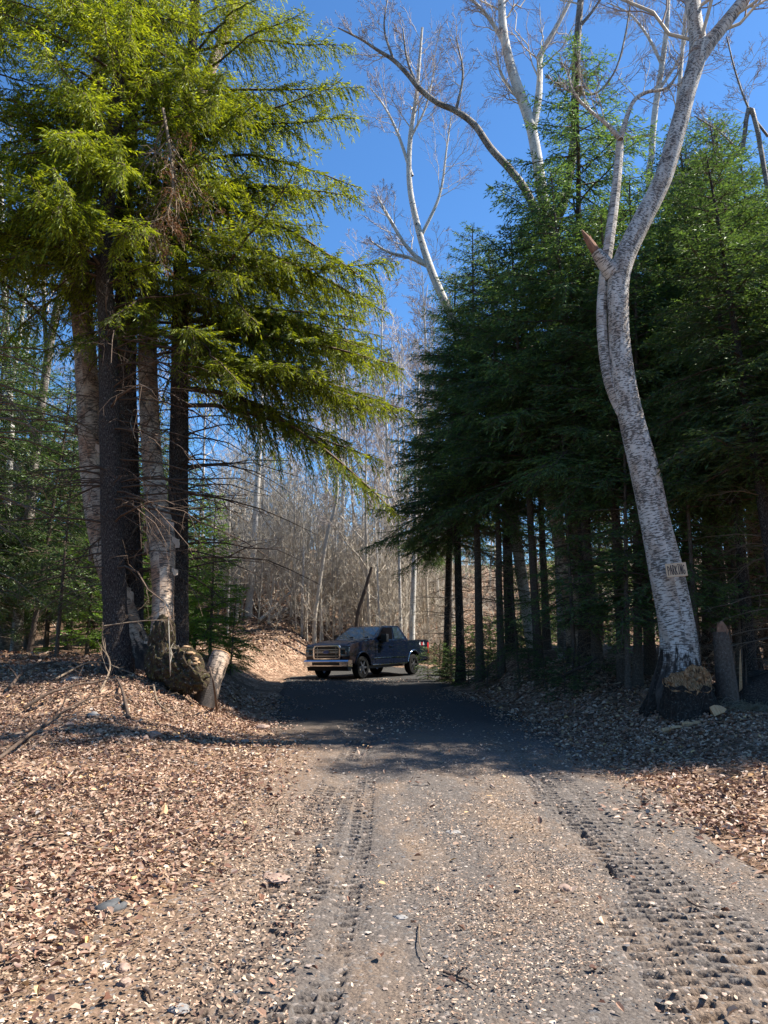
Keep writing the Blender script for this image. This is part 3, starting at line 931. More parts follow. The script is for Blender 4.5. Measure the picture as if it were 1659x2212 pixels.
# dead bough with brown needles hanging in front of the clump
rg = np.random.default_rng(7)
bp = [at(352, 235, 13.6), at(368, 330, 13.5), at(372, 420, 13.4), at(345, 490, 13.4), at(322, 520, 13.4)]
root = thing('dead_bough', 'brown dead bough hanging down among the green spruce branches', 'branch', tuple(bp[0]))
mb = MB()
P = spline(bp, 14)
Rb = 0.035 * (1 - 0.85 * np.linspace(0, 1, 14))
tubes(mb, P, Rb, 5)
A = children(P[None], np.array([2.2]), Rb[None], 46, rg, 0.05, 0.99, (0.32, 0.62), (35, 75), -0.25, 5, bias=(0.25, 0, -0.5))
tubes(mb, A[0], np.maximum(A[2], 0.004), 3)
B = children(A[0], A[1], A[2], 7, rg, 0.15, 0.99, (0.25, 0.5), (30, 60), -0.2, 4)
tubes(mb, B[0], np.maximum(B[2], 0.0028), 3)
mb.build('bough', M['deadwood'], root, bp[0])
mb = MB()
k = rg.random(len(B[0])) < 0.55
pts = B[0][k][:, 1:].reshape(-1, 3)
sel = pts[:, 0] > at(350, 400, 13.4)[0]
pts = np.repeat(pts[sel], 4, 0)
shoots(mb, pts + rg.normal(0, 0.03, pts.shape), rg.normal(0, 1, pts.shape) + np.array([0.1, 0, -1.0]), rg.uniform(0.05, 0.1, len(pts)), np.full(len(pts), 0.014), rg)
mb.build('brown_needles', M['brownneedle'], root, bp[0])


def peel(mb, rg, c, r, w, h, ang, curl):
    """a curled flap of loose bark standing off a stem"""
    nu, nv = 6, 5
    V = []
    for j in range(nv):
        for i in range(nu):
            a = ang + (i / (nu - 1) - 0.5) * w / r
            rr = r + 0.006 + curl * (i / (nu - 1)) ** 2 + rg.normal(0, 0.004)
            z = c[2] + h * (j / (nv - 1) - 0.5) * (1 - 0.25 * (i / (nu - 1))) + rg.normal(0, 0.008)
            V.append((c[0] + rr * math.cos(a), c[1] + rr * math.sin(a), z))
    i = np.arange(nv - 1)[:, None] * nu + np.arange(nu - 1)[None]
    mb.add(np.array(V), np.stack([i, i + 1, i + 1 + nu, i + nu], -1).reshape(-1, 4), 0, True)


M['peel'] = island_mat('curled_bark', [(0, (0.45, 0.28, 0.18)), (0.5, (0.55, 0.42, 0.32)), (1, (0.66, 0.58, 0.5))], 0.6, 0.3)
M['moss'] = bark('mossy_burl', [(0.3, (0.012, 0.009, 0.006)), (0.5, (0.055, 0.038, 0.025)), (0.6, (0.06, 0.055, 0.018)), (0.75, (0.20, 0.135, 0.085))], 4, 4, 1.0, 0.06, 0.5)
M['darkbark'] = bark('furrowed_dark_bark', [(0.3, (0.008, 0.007, 0.006)), (0.55, (0.035, 0.027, 0.022)), (0.75, (0.10, 0.08, 0.065))], 7, 3, 1.0, 0.05, 0.3)
M['rawwood'] = bark('raw_wood', [(0.3, (0.34, 0.17, 0.08)), (0.55, (0.50, 0.30, 0.16)), (0.8, (0.62, 0.45, 0.28))], 3, 18, 0.4, 0.006)
M['fungus'] = island_mat('bracket_fungus', [(0, (0.22, 0.12, 0.06)), (1, (0.40, 0.26, 0.15))], 0.7, 0.2)


def bend(P, z):
    o = np.argsort(P[:, 2])
    return np.array([np.interp(z, P[o, 2], P[o, 0]), np.interp(z, P[o, 2], P[o, 1]), z])


def lump(mb, rg, c, r, seed, sub=3, amp=0.25, sc=(1, 1, 1), mat=0, freq=2.0):
    bm = bmesh.new()
    bmesh.ops.create_icosphere(bm, subdivisions=sub, radius=1)
    v = np.array([x.co[:] for x in bm.verts])
    f = np.array([[x.index for x in g.verts] for g in bm.faces])
    bm.free()
    d = 1 + amp * 2 * vnoise(v[:, 0] * freq + 3.1 * v[:, 2] + seed, v[:, 1] * freq - 2.3 * v[:, 2] + seed * 2, seed) + amp * vnoise(v[:, 0] * freq * 2.7 + v[:, 2] * 5, v[:, 1] * freq * 2.7 - v[:, 2] * 4, seed + 1)
    V = v * d[:, None] * np.asarray(sc) * r + np.asarray(c)
    uv = np.stack([np.arctan2(v[:, 1], v[:, 0]) * r, v[:, 2] * r], -1)
    mb.add(V, f, mat, True, uv)


def birch_tree(label, stems, Y, bk, seed, peels=0, group=None, twigs=True, name='birch_tree', foot=None, dYs=None, twig_mat='greytwig', twk=(9, 6, 4), skip=()):
    """stems: list of waypoint lists; the first is the trunk"""
    rg = np.random.default_rng(seed)
    st = [to_ground(stems[0], Y, foot)] + list(stems[1:])
    base = at(st[0][0][0], st[0][0][1], Y)
    root = thing(name, label, 'birch', tuple(base), group=group)
    lines = []
    for k, wp in enumerate(st):
        mb = MB()
        Pk = polystem(mb, wp, Y, 0, 16 if k == 0 else 10, len(wp) * 5, (dYs[k] if dYs else 0.0))
        mb.build('trunk' if k == 0 else 'limb', M['birchlimb' if (k and bk == 'birch') else bk], root, base)
        lines.append(Pk)
    if twigs:
        mb = MB()
        for k, (Pk, Rk) in enumerate([(a[int(len(a) * 0.72):], b[int(len(a) * 0.72):]) for a, b in lines[:1]] + lines[1:]):
            if k in skip: continue
            L = np.linalg.norm(np.diff(Pk, axis=0), axis=1).sum()
            A = children(Pk[None], np.array([min(L, 6.0)]), Rk[None] * 0.5, twk[0], rg, 0.25, 0.98, (0.3, 0.6), (25, 60), 0.2, 6)
            A = (A[0], A[1], np.minimum(A[2], 0.035))
            tubes(mb, A[0], np.maximum(A[2], 0.006), 5)
            B = children(A[0], A[1], A[2], twk[1], rg, 0.2, 0.98, (0.3, 0.6), (25, 60), 0.1, 5)
            tubes(mb, B[0], np.maximum(B[2], 0.005), 4, 1)
            C = children(B[0], B[1], B[2], twk[2], rg, 0.2, 0.98, (0.35, 0.65), (25, 60), 0.05, 4)
            tubes(mb, C[0], np.maximum(C[2], 0.0035), 3, 1)
        mb.build('twigs', [M[twig_mat], M['purpletwig']], root, base)
    if peels:
        Pk, Rk = lines[0]
        o = np.argsort(Pk[:, 2])
        for k in range(peels):
            mb = MB()
            z = rg.uniform(Pk[:, 2].min() + 0.6, Pk[:, 2].min() + 5.2)
            c = bend(Pk, z)
            r = np.interp(z, Pk[o, 2], Rk[o])
            sd2 = rg.random() < 0.5
            ang = rg.uniform(-0.5, 0.2) - (0.2 if sd2 else math.pi * 0.9)
            peel(mb, rg, c, r, rg.uniform(0.10, 0.24), rg.uniform(0.06, 0.35), ang, rg.uniform(0.02, 0.09))
            mb.build('curled_bark', M['peel'], root, base)
    return root, lines, base


birch_tree('peach coloured birch curving behind the front dark spruce', [[(303, 1415, 56), (272, 1330, 50), (228, 1200, 52), (203, 1060, 50), (193, 900, 50), (184, 760, 46), (172, 600, 44), (176, 450, 40), (200, 300, 34), (214, 150, 30), (225, 0, 26), (235, -150, 20)]],
           15.6, 'paper', 201, 12, 'peeling birches of the left clump', False, dYs=[0.10])
b2, ln2, base2 = birch_tree('peeling birch with a swollen burl at its foot, between the dark spruces', [[(350, 1400, 54), (352, 1300, 46), (352, 1220, 52), (347, 1150, 58), (334, 1060, 46), (326, 950, 42), (321, 850, 41), (319, 750, 39), (323, 650, 36), (322, 560, 30), (340, 470, 26), (400, 300, 24), (455, 150, 24), (495, 50, 22), (525, -60, 18)]], 14.0, 'paper', 202, 14, 'peeling birches of the left clump', False, dYs=[0.30])
rg = np.random.default_rng(17)
mb = MB()
cb_ = at(385, 1440, 13.9)
lump(mb, rg, cb_, 0.33, 4, 5, 0.24, (1.15, 0.9, 1.0), 0, 5.5)
lump(mb, rg, at(350, 1430, 14.0), 0.31, 9, 5, 0.15, (0.9, 0.9, 1.4), 0, 4.5)
lump(mb, rg, at(405, 1462, 13.8), 0.30, 14, 5, 0.22, (1.2, 0.9, 0.9), 0, 5.0)
lump(mb, rg, at(352, 1375, 14.0), 0.21, 19, 5, 0.12, (1.0, 0.9, 1.7), 0, 5.0)
mb.build('burl', M['moss'], b2, base2)
for k in range(16):
    mb = MB()
    t = k / 15
    c = cb_ + np.array([0.36 * math.sin(0.5 + 1.3 * t) + 0.02, -0.12 - 0.15 * rg.random(), 0.34 - 0.55 * t + rg.normal(0, 0.03)])
    lump(mb, rg, c, rg.uniform(0.03, 0.07), 30 + k, 2, 0.3, (1.2, 1.1, 0.45))
    mb.build('fungus', M['fungus'], b2, base2)

# sawn birch log leaning beside the burl
def log(name, label, a, b, r, bk, cat='log', seed=1, raw=True, group=None):
    a, b = np.asarray(a), np.asarray(b)
    root = thing(name, label, cat, tuple(a), group=group)
    mb = MB()
    P = spline([a, a * 0.5 + b * 0.5 + np.array([0, 0, 0.02]), b], 9)
    rg = np.random.default_rng(seed)
    tubes(mb, P, r * (1 + 0.05 * rg.normal(0, 1, 9)), 14)
    mb.build('bark', M[bk], root, a)
    mb = MB()
    for e, q in ((P[0], P[1]), (P[-1], P[-2])):
        d = nrm(e - q)
        tubes(mb, np.stack([e - d * 0.01, e + d * 0.004]), np.array([r * 0.97, r * 0.95]), 14, 0, True)
    mb.build('cut_face', M['rawwood'], root, a)
    return root


a = at(440, 1490, 14.1); a[2] = hz(a[0], 14.1) - 0.05
log('birch_log', 'short birch log leaning on the bank right of the burl', a, at(478, 1412, 14.6), 0.185, 'paper', seed=4)

# ------------------------------------------------------------------ the leaning white birch with the sign
b3, ln3, base3 = birch_tree('thick white birch leaning over the right verge, a PARKING board nailed to it',
    [[(1462, 1500, 116), (1468, 1420, 85), (1460, 1340, 75), (1440, 1240, 72), (1416, 1130, 63), (1393, 1020, 61), (1370, 930, 55), (1352, 850, 51), (1340, 760, 46), (1336, 690, 44), (1336, 610, 46), (1352, 550, 44), (1385, 480, 42), (1430, 390, 39), (1458, 300, 37), (1485, 200, 35), (1508, 110, 37), (1500, 40, 31), (1492, -60, 29), (1500, -200, 24), (1520, -400, 13)],
     [(1508, 125, 30), (1530, 95, 30), (1575, 40, 27), (1625, -25, 24), (1680, -110, 18), (1760, -260, 10)],
     [(1368, 935, 26), (1338, 880, 24), (1318, 830, 24), (1306, 770, 23), (1300, 690, 23), (1304, 610, 22), (1316, 520, 22), (1328, 430, 20), (1336, 350, 18), (1340, 295, 16)],
     [(1340, 300, 14), (1310, 268, 9), (1270, 235, 7), (1240, 200, 5), (1225, 150, 3)],
     [(1340, 300, 13), (1365, 225, 9), (1395, 200, 8), (1440, 190, 6), (1470, 150, 4)]],
    13.0, 'birch', 203, 0, None, True, foot=1462, skip=(2,), dYs=[0, 0.02, 0.03, 0.0, 0.04], twk=(9, 7, 6))
mb = MB()
rg = np.random.default_rng(21)
s = spline([[*at(1325, 590, 13.0), 0.17], [*at(1304, 566, 12.95), 0.13], [*at(1290, 548, 12.9), 0.10], [*at(1272, 520, 12.9), 0.075], [*at(1256, 496, 12.9), 0.012]], 12)
tubes(mb, s[:7, :3], s[:7, 3], 12, 0)
tubes(mb, s[6:, :3] , s[6:, 3] * 0.9, 9, 1)
for k in range(6):
    c = s[7, :3] + rg.normal(0, 0.03, 3)
    tubes(mb, np.stack([c, c + (s[11, :3] - s[7, :3]) * rg.uniform(0.35, 0.8) + rg.normal(0, 0.04, 3)]), np.array([0.03, 0.004]), 5, 1)
M['redwood'] = bark('split_red_wood', [(0.3, (0.12, 0.06, 0.04)), (0.6, (0.30, 0.16, 0.10)), (0.8, (0.42, 0.30, 0.2))], 6, 2, 0.5, 0.01)
mb.build('broken_limb', [M['birchlimb'], M['redwood']], b3, base3)
mb = MB()
for k in range(11):
    an = k * 0.571 + rg.normal(0, 0.12)
    r0_ = rg.uniform(0.46, 0.72)
    f = base3 + np.array([math.cos(an) * r0_, math.sin(an) * r0_ * 0.9, 0.0])
    f[2] = hz(f[0], f[1]) - 0.08
    m_ = base3 + np.array([math.cos(an) * 0.35 - 0.01, math.sin(an) * 0.33, 0.34])
    tp_ = base3 + np.array([math.cos(an) * 0.24 + 0.01, math.sin(an) * 0.23, rg.uniform(0.8, 1.15)])
    tubes(mb, spline([f, m_, tp_], 9), np.array([0.05, 0.085, 0.105, 0.11, 0.10, 0.09, 0.075, 0.05, 0.02]) * rg.uniform(0.8, 1.2), 9)
mb.build('root_flare', M['darkbark'], b3, base3)

# sign board
M['board'] = bark('sign_board', [(0.3, (0.50, 0.33, 0.20)), (0.6, (0.62, 0.44, 0.29)), (0.8, (0.70, 0.54, 0.38))], 2, 30, 0.15, 0.002)
M['ink'] = flat('black_marker', (0.035, 0.018, 0.014), 0.6)
M['steel'] = flat('nail_steel', (0.4, 0.4, 0.4), 0.4, 1.0)
sc_ = at(1461, 1231, 12.50)
sign = thing('parking_sign', 'small pale board hand lettered PARKING, nailed to the white birch', 'sign', tuple(sc_))
sign.rotation_euler = (R(-6), R(-4.5), R(-8))
SW, SH, ST = 0.325, 0.225, 0.025


def box_bm(bm, c, s, rot=None):
    r = bmesh.ops.create_cube(bm, size=1)
    mt = Matrix.Translation(c) @ (rot if rot else Matrix()) @ Matrix.Diagonal((*s, 1))
    bmesh.ops.transform(bm, matrix=mt, verts=r['verts'])
    return r['verts']


def bm_obj(name, bm, mats, parent=None, bevel=0.0, seg=2, smooth=False, angle=40):
    if bevel:
        ed = [e for e in bm.edges if len(e.link_faces) == 2 and e.calc_face_angle(0) > R(angle)]
        bmesh.ops.bevel(bm, geom=ed, offset=bevel, segments=seg, affect='EDGES', profile=0.6, clamp_overlap=True)
    bmesh.ops.recalc_face_normals(bm, faces=bm.faces)
    me = bpy.data.meshes.new(name)
    if smooth:
        for f in bm.faces: f.smooth = True
    bm.to_mesh(me)
    bm.free()
    if smooth: me.set_sharp_from_angle(angle=R(35))
    for m in (mats if isinstance(mats, (list, tuple)) else [mats]): me.materials.append(m)
    o = bpy.data.objects.new(name, me)
    COL.objects.link(o)
    if parent is not None: o.parent = parent
    return o


bm = bmesh.new(); box_bm(bm, (0, 0, 0), (SW, ST, SH))
uvl = bm.loops.layers.uv.new('UVMap')
for f in bm.faces:
    for l in f.loops: l[uvl].uv = (l.vert.co.x, l.vert.co.z)
bm_obj('board', bm, M['board'], sign, 0.004)
LET = {
 'P': [[(0.1, 0), (0.12, 1)], [(0.12, 0.98), (0.75, 0.9), (0.85, 0.7), (0.6, 0.5), (0.12, 0.48)]],
 'A': [[(0, 0), (0.45, 1)], [(0.45, 1), (0.9, 0)], [(0.18, 0.4), (0.75, 0.42)]],
 'R': [[(0.1, 0), (0.1, 1)], [(0.1, 0.98), (0.7, 0.9), (0.78, 0.7), (0.55, 0.52), (0.1, 0.48)], [(0.35, 0.5), (0.9, 0)]],
 'K': [[(0.1, 0), (0.1, 1)], [(0.85, 1), (0.12, 0.45)], [(0.25, 0.55), (0.9, 0.02)]],
 'I': [[(0.5, 0), (0.5, 1)], [(0.15, 1), (0.85, 1.02)], [(0.15, 0), (0.85, 0)]],
 'N': [[(0.1, 0), (0.12, 1)], [(0.12, 1), (0.8, 0)], [(0.8, 0), (0.82, 1)]],
 'G': [[(0.9, 0.86), (0.6, 1), (0.2, 0.85), (0.08, 0.5), (0.2, 0.12), (0.6, 0), (0.88, 0.15), (0.88, 0.45), (0.55, 0.45)]]}
bm = bmesh.new()
x0 = -SW / 2 + 0.024
lw = (SW - 0.05) / 7
for i, ch in enumerate('PARKING'):
    hs = 0.155 + 0.006 * ((i * 7) % 3 - 1)
    zz = -0.078 + 0.004 * ((i * 5) % 3 - 1)
    for st in LET[ch]:
        for (ax, az), (bx, bz) in zip(st[:-1], st[1:]):
            A_ = Vector((x0 + i * lw + ax * lw * 0.84, -ST / 2 - 0.001, zz + az * hs))
            B_ = Vector((x0 + i * lw + bx * lw * 0.84, -ST / 2 - 0.001, zz + bz * hs))
            d = B_ - A_
            rot = Matrix.Rotation(-math.atan2(d.z, d.x), 4, 'Y')
            box_bm(bm, (A_ + B_) / 2, (d.length + 0.004, 0.003, 0.012), rot)
bm_obj('lettering', bm, M['ink'], sign)
for nx_, nz_ in ((-0.06, 0.09), (0.07, -0.09)):
    bm = bmesh.new()
    bmesh.ops.create_cone(bm, cap_ends=True, segments=10, radius1=0.006, radius2=0.006, depth=0.06, matrix=Matrix.Translation((nx_, 0.015, nz_)) @ Matrix.Rotation(R(90), 4, 'X'))
    bm_obj('nail', bm, M['steel'], sign)

# stump sawn in front of the birch
st0 = at(1490, 1535, 12.35); st0[2] = hz(st0[0], 12.35)
stump = thing('tree_stump', 'dark stump with a ragged orange cut top at the foot of the birch', 'stump', tuple(st0))
rg = np.random.default_rng(31)
mb = MB()
na, nh = 44, 12
V = []; UVs = []
for j in range(nh):
    t = j / (nh - 1)
    for i in range(na + 1):
        a_ = 2 * math.pi * i / na
        fl = 1 + 0.55 * (1 - t) ** 1.7 * (0.45 + 0.8 * max(0, math.sin(3 * a_ + 1))) + 0.05 * vnoise(np.array([a_ * 4.0]), np.array([t * 6.0]), 8)[0]
        r_ = 0.34 * fl * (1 + 0.10 * math.sin(2 * a_ + 1) + 0.06 * math.sin(7 * a_) + 0.03 * math.sin(13 * a_ + t * 5))
        V.append((st0[0] + r_ * math.cos(a_), st0[1] + r_ * 0.85 * math.sin(a_), st0[2] - 0.08 + (0.56 + 0.10 * math.sin(a_) + 0.03 * math.sin(5 * a_) + 0.02 * math.sin(11 * a_)) * t))
        UVs.append((a_ * 0.34, t * 0.6))
i = np.arange(nh - 1)[:, None] * (na + 1) + np.arange(na)[None]
mb.add(np.array(V), np.stack([i, i + 1, i + 2 + na, i + 1 + na], -1).reshape(-1, 4), 0, True, np.array(UVs))
mb.build('bark', M['darkbark'], stump, st0)
mb = MB()
nr = 14
V = []; UVs = []
for j in range(nr):
    t = j / (nr - 1)
    for i in range(na + 1):
        a_ = 2 * math.pi * i / na
        r_ = 0.352 * t * (1 + 0.10 * math.sin(2 * a_ + 1) + 0.06 * math.sin(7 * a_))
        zz = st0[2] + 0.49 + 0.12 * math.sin(a_) * t + 0.05 * vnoise(np.array([math.cos(a_) * t * 11]), np.array([math.sin(a_) * t * 11]), 6)[0] + 0.10 * vnoise(np.array([math.cos(a_) * t * 4]), np.array([math.sin(a_) * t * 4]), 5)[0] * (1 if t < 1 else 0.6)
        zz += 0.17 * max(0, math.cos(a_ - 0.6)) ** 3 * t ** 2 - 0.05 * (1 - t) - (0.05 if j == nr - 1 else 0)
        V.append((st0[0] + r_ * math.cos(a_), st0[1] + r_ * 0.85 * math.sin(a_), zz)); UVs.append((r_ * math.cos(a_) * 3, r_ * math.sin(a_)))
i = np.arange(nr - 1)[:, None] * (na + 1) + np.arange(na)[None]
mb.add(np.array(V), np.stack([i, i + 1, i + 2 + na, i + 1 + na], -1).reshape(-1, 4), 0, False, np.array(UVs))
M['cutwood'] = bark('weathered_cut_wood', [(0.36, (0.05, 0.025, 0.015)), (0.5, (0.30, 0.14, 0.06)), (0.68, (0.52, 0.32, 0.18))], 4, 4, 1.0, 0.03)
mb.build('cut_top', M['cutwood'], stump, st0)


def splinter(mb, c, d, l, w, rg, mat=0):
    """a jagged wedge of split wood"""
    d = nrm(np.asarray(d, float)); s_ = nrm(np.cross(d, rg.normal(0, 1, 3))); n_ = np.cross(d, s_)
    V = []
    for (u, k) in ((0, 1.0), (0.35, 1.05), (0.75, 0.7), (1.0, 0.12)):
        for (p, q) in ((-1, -0.5), (1, -0.4), (0.8, 0.5), (-0.7, 0.6)):
            V.append(np.asarray(c) + d * l * u + s_ * w * 0.5 * p * k * rg.uniform(0.8, 1.2) + n_ * w * 0.5 * q * k * rg.uniform(0.8, 1.2))
    F = []
    for j in range(3):
        for i in range(4):
            F.append((j * 4 + i, j * 4 + (i + 1) % 4, j * 4 + 4 + (i + 1) % 4, j * 4 + 4 + i))
    F += [(0, 3, 2, 1), (12, 13, 14, 15)]
    V = np.array(V)
    mb.add(V, np.array(F), mat, False, np.stack([(V @ s_), (V @ d)], -1))


for (dx, dy, dz, dd, l, w) in ((0.16, -0.05, 0.48, (0.2, 0, 1), 0.17, 0.09), (0.30, -0.02, 0.42, (-0.1, 0.1, 1), 0.30, 0.09), (0.02, 0.12, 0.50, (0.1, 0, 1), 0.16, 0.08), (0.24, 0.05, 0.5, (0.3, 0, 1), 0.2, 0.06), (-0.30, -0.15, 0.44, (-0.8, -0.3, 0.5), 0.14, 0.06)):
    mb = MB(); splinter(mb, st0 + np.array([dx, dy, dz]), dd, l, w, rg)
    mb.build('splinter', M['cutwood'], stump, st0)

# wood chunks and chips on the ground by the stump
for k, (U, V_, Y, l, w, dd, lab) in enumerate([(1555, 1562, 12.0, 0.22, 0.26, (0.9, -0.2, 0.35), 'largest orange wedge of fresh wood right of the stump'),
        (1446, 1583, 11.8, 0.22, 0.08, (1, 0.1, 0.12), 'pale curved chip of wood left of the row before the stump'), (1467, 1588, 11.75, 0.26, 0.08, (1, 0.2, 0.05), 'long thin slab of wood in front of the stump'),
        (1490, 1590, 11.75, 0.2, 0.09, (1, -0.1, 0.1), 'flat orange chip of wood in front of the stump'), (1508, 1586, 11.8, 0.14, 0.1, (0.7, 0.5, 0.2), 'blunt chip of wood at the right end of the row before the stump'), (1415, 1578, 11.9, 0.1, 0.05, (1, 0, 0), 'small pale chip of wood lying alone left of the stump')]):
    c = at(U, V_, Y); c[2] = hz(c[0], Y) + w * 0.3
    rt = None
    mb = MB(); splinter(mb, c - nrm(np.array(dd, float)) * l / 2, dd, l, w, rg)
    o = mb.build('wood_chunk', M['rawwood'], None, c); o.location = c
    tag(o, lab, 'wood chunk', 'fresh wood pieces round the stump')

# broken snag, stakes, soil heap and dead grass on the far right
a = at(1572, 1480, 12.9); a[2] = hz(a[0], 12.9) - 0.1
tp = at(1556, 1352, 12.9)
snag = thing('broken_snag', 'smooth grey brown snag split at the top, right of the birch', 'stump', tuple(a))
mb = MB()
P = spline([a, (a + tp) / 2, tp - np.array([0, 0, 0.1])], 10)
tubes(mb, P, np.linspace(0.19, 0.125, 10), 14, 0, True)
mb.build('stem', M['firbark'], snag, a)
for (dx, dz, l, w) in ((0.0, -0.16, 0.24, 0.17), (0.10, -0.5, 0.42, 0.07), (0.13, -0.95, 0.5, 0.06), (-0.06, -0.14, 0.2, 0.08)):
    mb = MB(); splinter(mb, tp + np.array([dx, -0.05, dz]), (0.02, 0, 1), l, w, rg)
    mb.build('splinter', M['redwood'], snag, a)
for k, (U, V0, V1, w, lab) in enumerate([(1596, 1470, 1402, 0.05, 'thin pale upright stake right of the split snag'), (1608, 1465, 1420, 0.06, 'short dark upright stake beside the soil heap')]):
    a = at(U, V0, 13.2); a[2] = hz(a[0], 13.2) - 0.1
    b = at(U + 3, V1, 13.2)
    mb = MB(); splinter(mb, a, b - a, np.linalg.norm(b - a), w, rg)
    o = mb.build('wooden_stake', M['rawwood' if k == 0 else 'firbark'], None, a); o.location = a
    tag(o, lab, 'stake')
M['soil'] = bark('dark_soil', [(0.3, (0.02, 0.016, 0.013)), (0.55, (0.07, 0.055, 0.045)), (0.8, (0.3, 0.26, 0.22))], 9, 9, 1.0, 0.05)
mb = MB()
c = at(1690, 1480, 13.6); c[2] = hz(c[0], 13.6) - 0.05
lump(mb, rg, c, 1.0, 61, 5, 0.2, (1.3, 0.8, 0.62), 0, 3.0)
o = mb.build('soil_heap', M['soil'], None, c); o.location = c
tag(o, 'heap of dark soil at the right edge behind the dead grass', 'soil heap', kind='thing')
M['straw'] = island_mat('dead_grass', [(0, (0.22, 0.16, 0.10)), (0.6, (0.38, 0.30, 0.19)), (1, (0.5, 0.42, 0.28))], 0.7, 0.2)


def grass(c, n, r, l, rg, lean):
    mb = MB()
    o = np.asarray(c) + np.stack([rg.normal(0, r, n), rg.normal(0, r * 0.6, n), np.zeros(n)], -1)
    o[:, 2] = hgt(o[:, 0], o[:, 1]) - 0.01
    d = nrm(np.stack([rg.normal(lean[0], 0.5, n), rg.normal(lean[1], 0.5, n), np.ones(n)], -1))
    u = np.linspace(0, 1, 6)
    L = rg.uniform(0.5, 1, n) * l
    P = o[:, None] + d[:, None] * (L[:, None] * u)[..., None]
    P[..., 2] -= 0.75 * L[:, None] * u ** 2.2
    tubes(mb, P, np.full((n, 6), 0.0035) * (1 - 0.6 * u), 3)
    return mb


c = at(1612, 1500, 12.7); c[2] = hz(c[0], 12.7) + 0.12
o = grass(c, 420, 0.28, 0.6, rg, (0.4, -0.5)).build('dead_grass', M['straw'], None, c); o.location = c
tag(o, 'pale drooping tuft of dead grass right of the stump', 'grass tuft')

# ------------------------------------------------------------------ the pickup truck
def paint(name, col):
    m, nt, b, o = new_mat(name)
    n = noise(nt, coords(nt, 'Object', 1.0), 14, 4, 0.6)
    dirt = N(nt, 'ShaderNodeSeparateXYZ'); nt.links.new(coords(nt, 'Object', 1.0), dirt.inputs[0])
    f = N(nt, 'ShaderNodeMapRange'); f.inputs[1].default_value = 0.95; f.inputs[2].default_value = 0.35; f.inputs[4].default_value = 0.12
    nt.links.new(dirt.outputs[2], f.inputs[0])
    nt.links.new(mix(nt, f.outputs[0], col, (0.03, 0.028, 0.026)), b.inputs['Base Color'])
    nt.links.new(ramp(nt, n, [(0.3, (0.03,) * 3), (0.8, (0.07,) * 3)]), b.inputs['Roughness'])
    b.inputs['Metallic'].default_value = 0.0
    b.inputs['Coat Weight'].default_value = 0.0
    b.inputs['Specular IOR Level'].default_value = 0.38
    b.inputs['Coat Roughness'].default_value = 0.06
    return m


M['paint'] = paint('navy_paint', (0.003, 0.006, 0.016))
M['glass'] = flat('dark_glass', (0.012, 0.02, 0.028), 0.03, 0, 1.0)
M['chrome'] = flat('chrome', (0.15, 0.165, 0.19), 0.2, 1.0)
M['blackplastic'] = flat('black_plastic', (0.012, 0.012, 0.013), 0.5)
M['rubber'] = flat('tyre_rubber', (0.008, 0.008, 0.008), 0.9, 0, 0.15)
M['alloy'] = flat('grey_alloy', (0.16, 0.16, 0.17), 0.35, 0.9)
M['brightchrome'] = flat('bright_chrome', (0.5, 0.53, 0.57), 0.1, 1.0)
M['lens'] = flat('clear_lens', (0.10, 0.12, 0.14), 0.08, 0.3, 0.9)
M['redlens'] = flat('red_lens', (0.45, 0.012, 0.015), 0.12, 0, 0.8)
M['blueoval'] = flat('blue_enamel', (0.015, 0.06, 0.22), 0.2)
M['cabshade'] = flat('cab_shade_black', (0.004, 0.004, 0.005), 0.9, 0, 0.0)  # flat black pane standing in for shade inside the open driver's window
M['white'] = flat('white_decal', (0.6, 0.6, 0.6), 0.4)
M['reddecal'] = flat('red_decal', (0.5, 0.03, 0.03), 0.4)

TY = 31.0
TX = -0.50
truck = thing('pickup_truck', 'dark navy pickup truck facing left at the bend of the track', 'pickup truck', (TX, TY, hz(TX, TY) + 0.02))
truck.rotation_euler = (R(1.2), 0, R(180 + 57.5))


def extrude(name, prof, y0, y1, mat_, bevel=0.0, seg=2, parent=truck):
    bm = bmesh.new()
    a = [bm.verts.new((x, y0, z)) for x, z in prof]
    b = [bm.verts.new((x, y1, z)) for x, z in prof]
    bm.faces.new(a); bm.faces.new(b[::-1])
    for i in range(len(prof)):
        j = (i + 1) % len(prof)
        bm.faces.new((a[i], b[i], b[j], a[j]))
    return bm_obj(name, bm, mat_, parent, bevel, seg, True)


def arc(cx, cz, r, a0, a1, n=12):
    return [(cx + r * math.cos(R(a0 + (a1 - a0) * i / n)), cz + r * math.sin(R(a0 + (a1 - a0) * i / n))) for i in range(n + 1)]


prof = [(2.86, 0.60), (2.90, 0.95), (2.86, 1.18), (2.74, 1.25), (2.0, 1.34), (1.30, 1.40), (0.9, 1.36), (-1.22, 1.36), (-2.86, 1.37), (-2.90, 1.30), (-2.90, 0.62), (-2.45, 0.55)]
prof += arc(-1.68, 0.46, 0.50, 10, 170)[::-1]
prof += [(-1.10, 0.46), (1.44, 0.46)]
prof += arc(2.02, 0.46, 0.50, 10, 170)[::-1]
prof += [(2.56, 0.56)]
extrude('body', prof, -0.99, 0.99, M['paint'], 0.045, 3)
extrude('hood', [(2.80, 1.225), (2.70, 1.285), (2.0, 1.385), (1.22, 1.445), (1.22, 1.30), (2.74, 1.15)], -0.80, 0.80, M['paint'], 0.03, 2)
extrude('chassis', [(2.6, 0.36), (2.5, 0.62), (-2.7, 0.62), (-2.75, 0.42), (-1.2, 0.36), (1.4, 0.34)], -0.80, 0.80, M['blackplastic'])
bm = bmesh.new()
cabv = [(1.28, 0.94, 1.37), (0.30, 0.73, 1.93), (-0.90, 0.73, 1.95), (-1.36, 0.92, 1.37)]
L_ = [bm.verts.new((x, y, z)) for x, y, z in cabv]
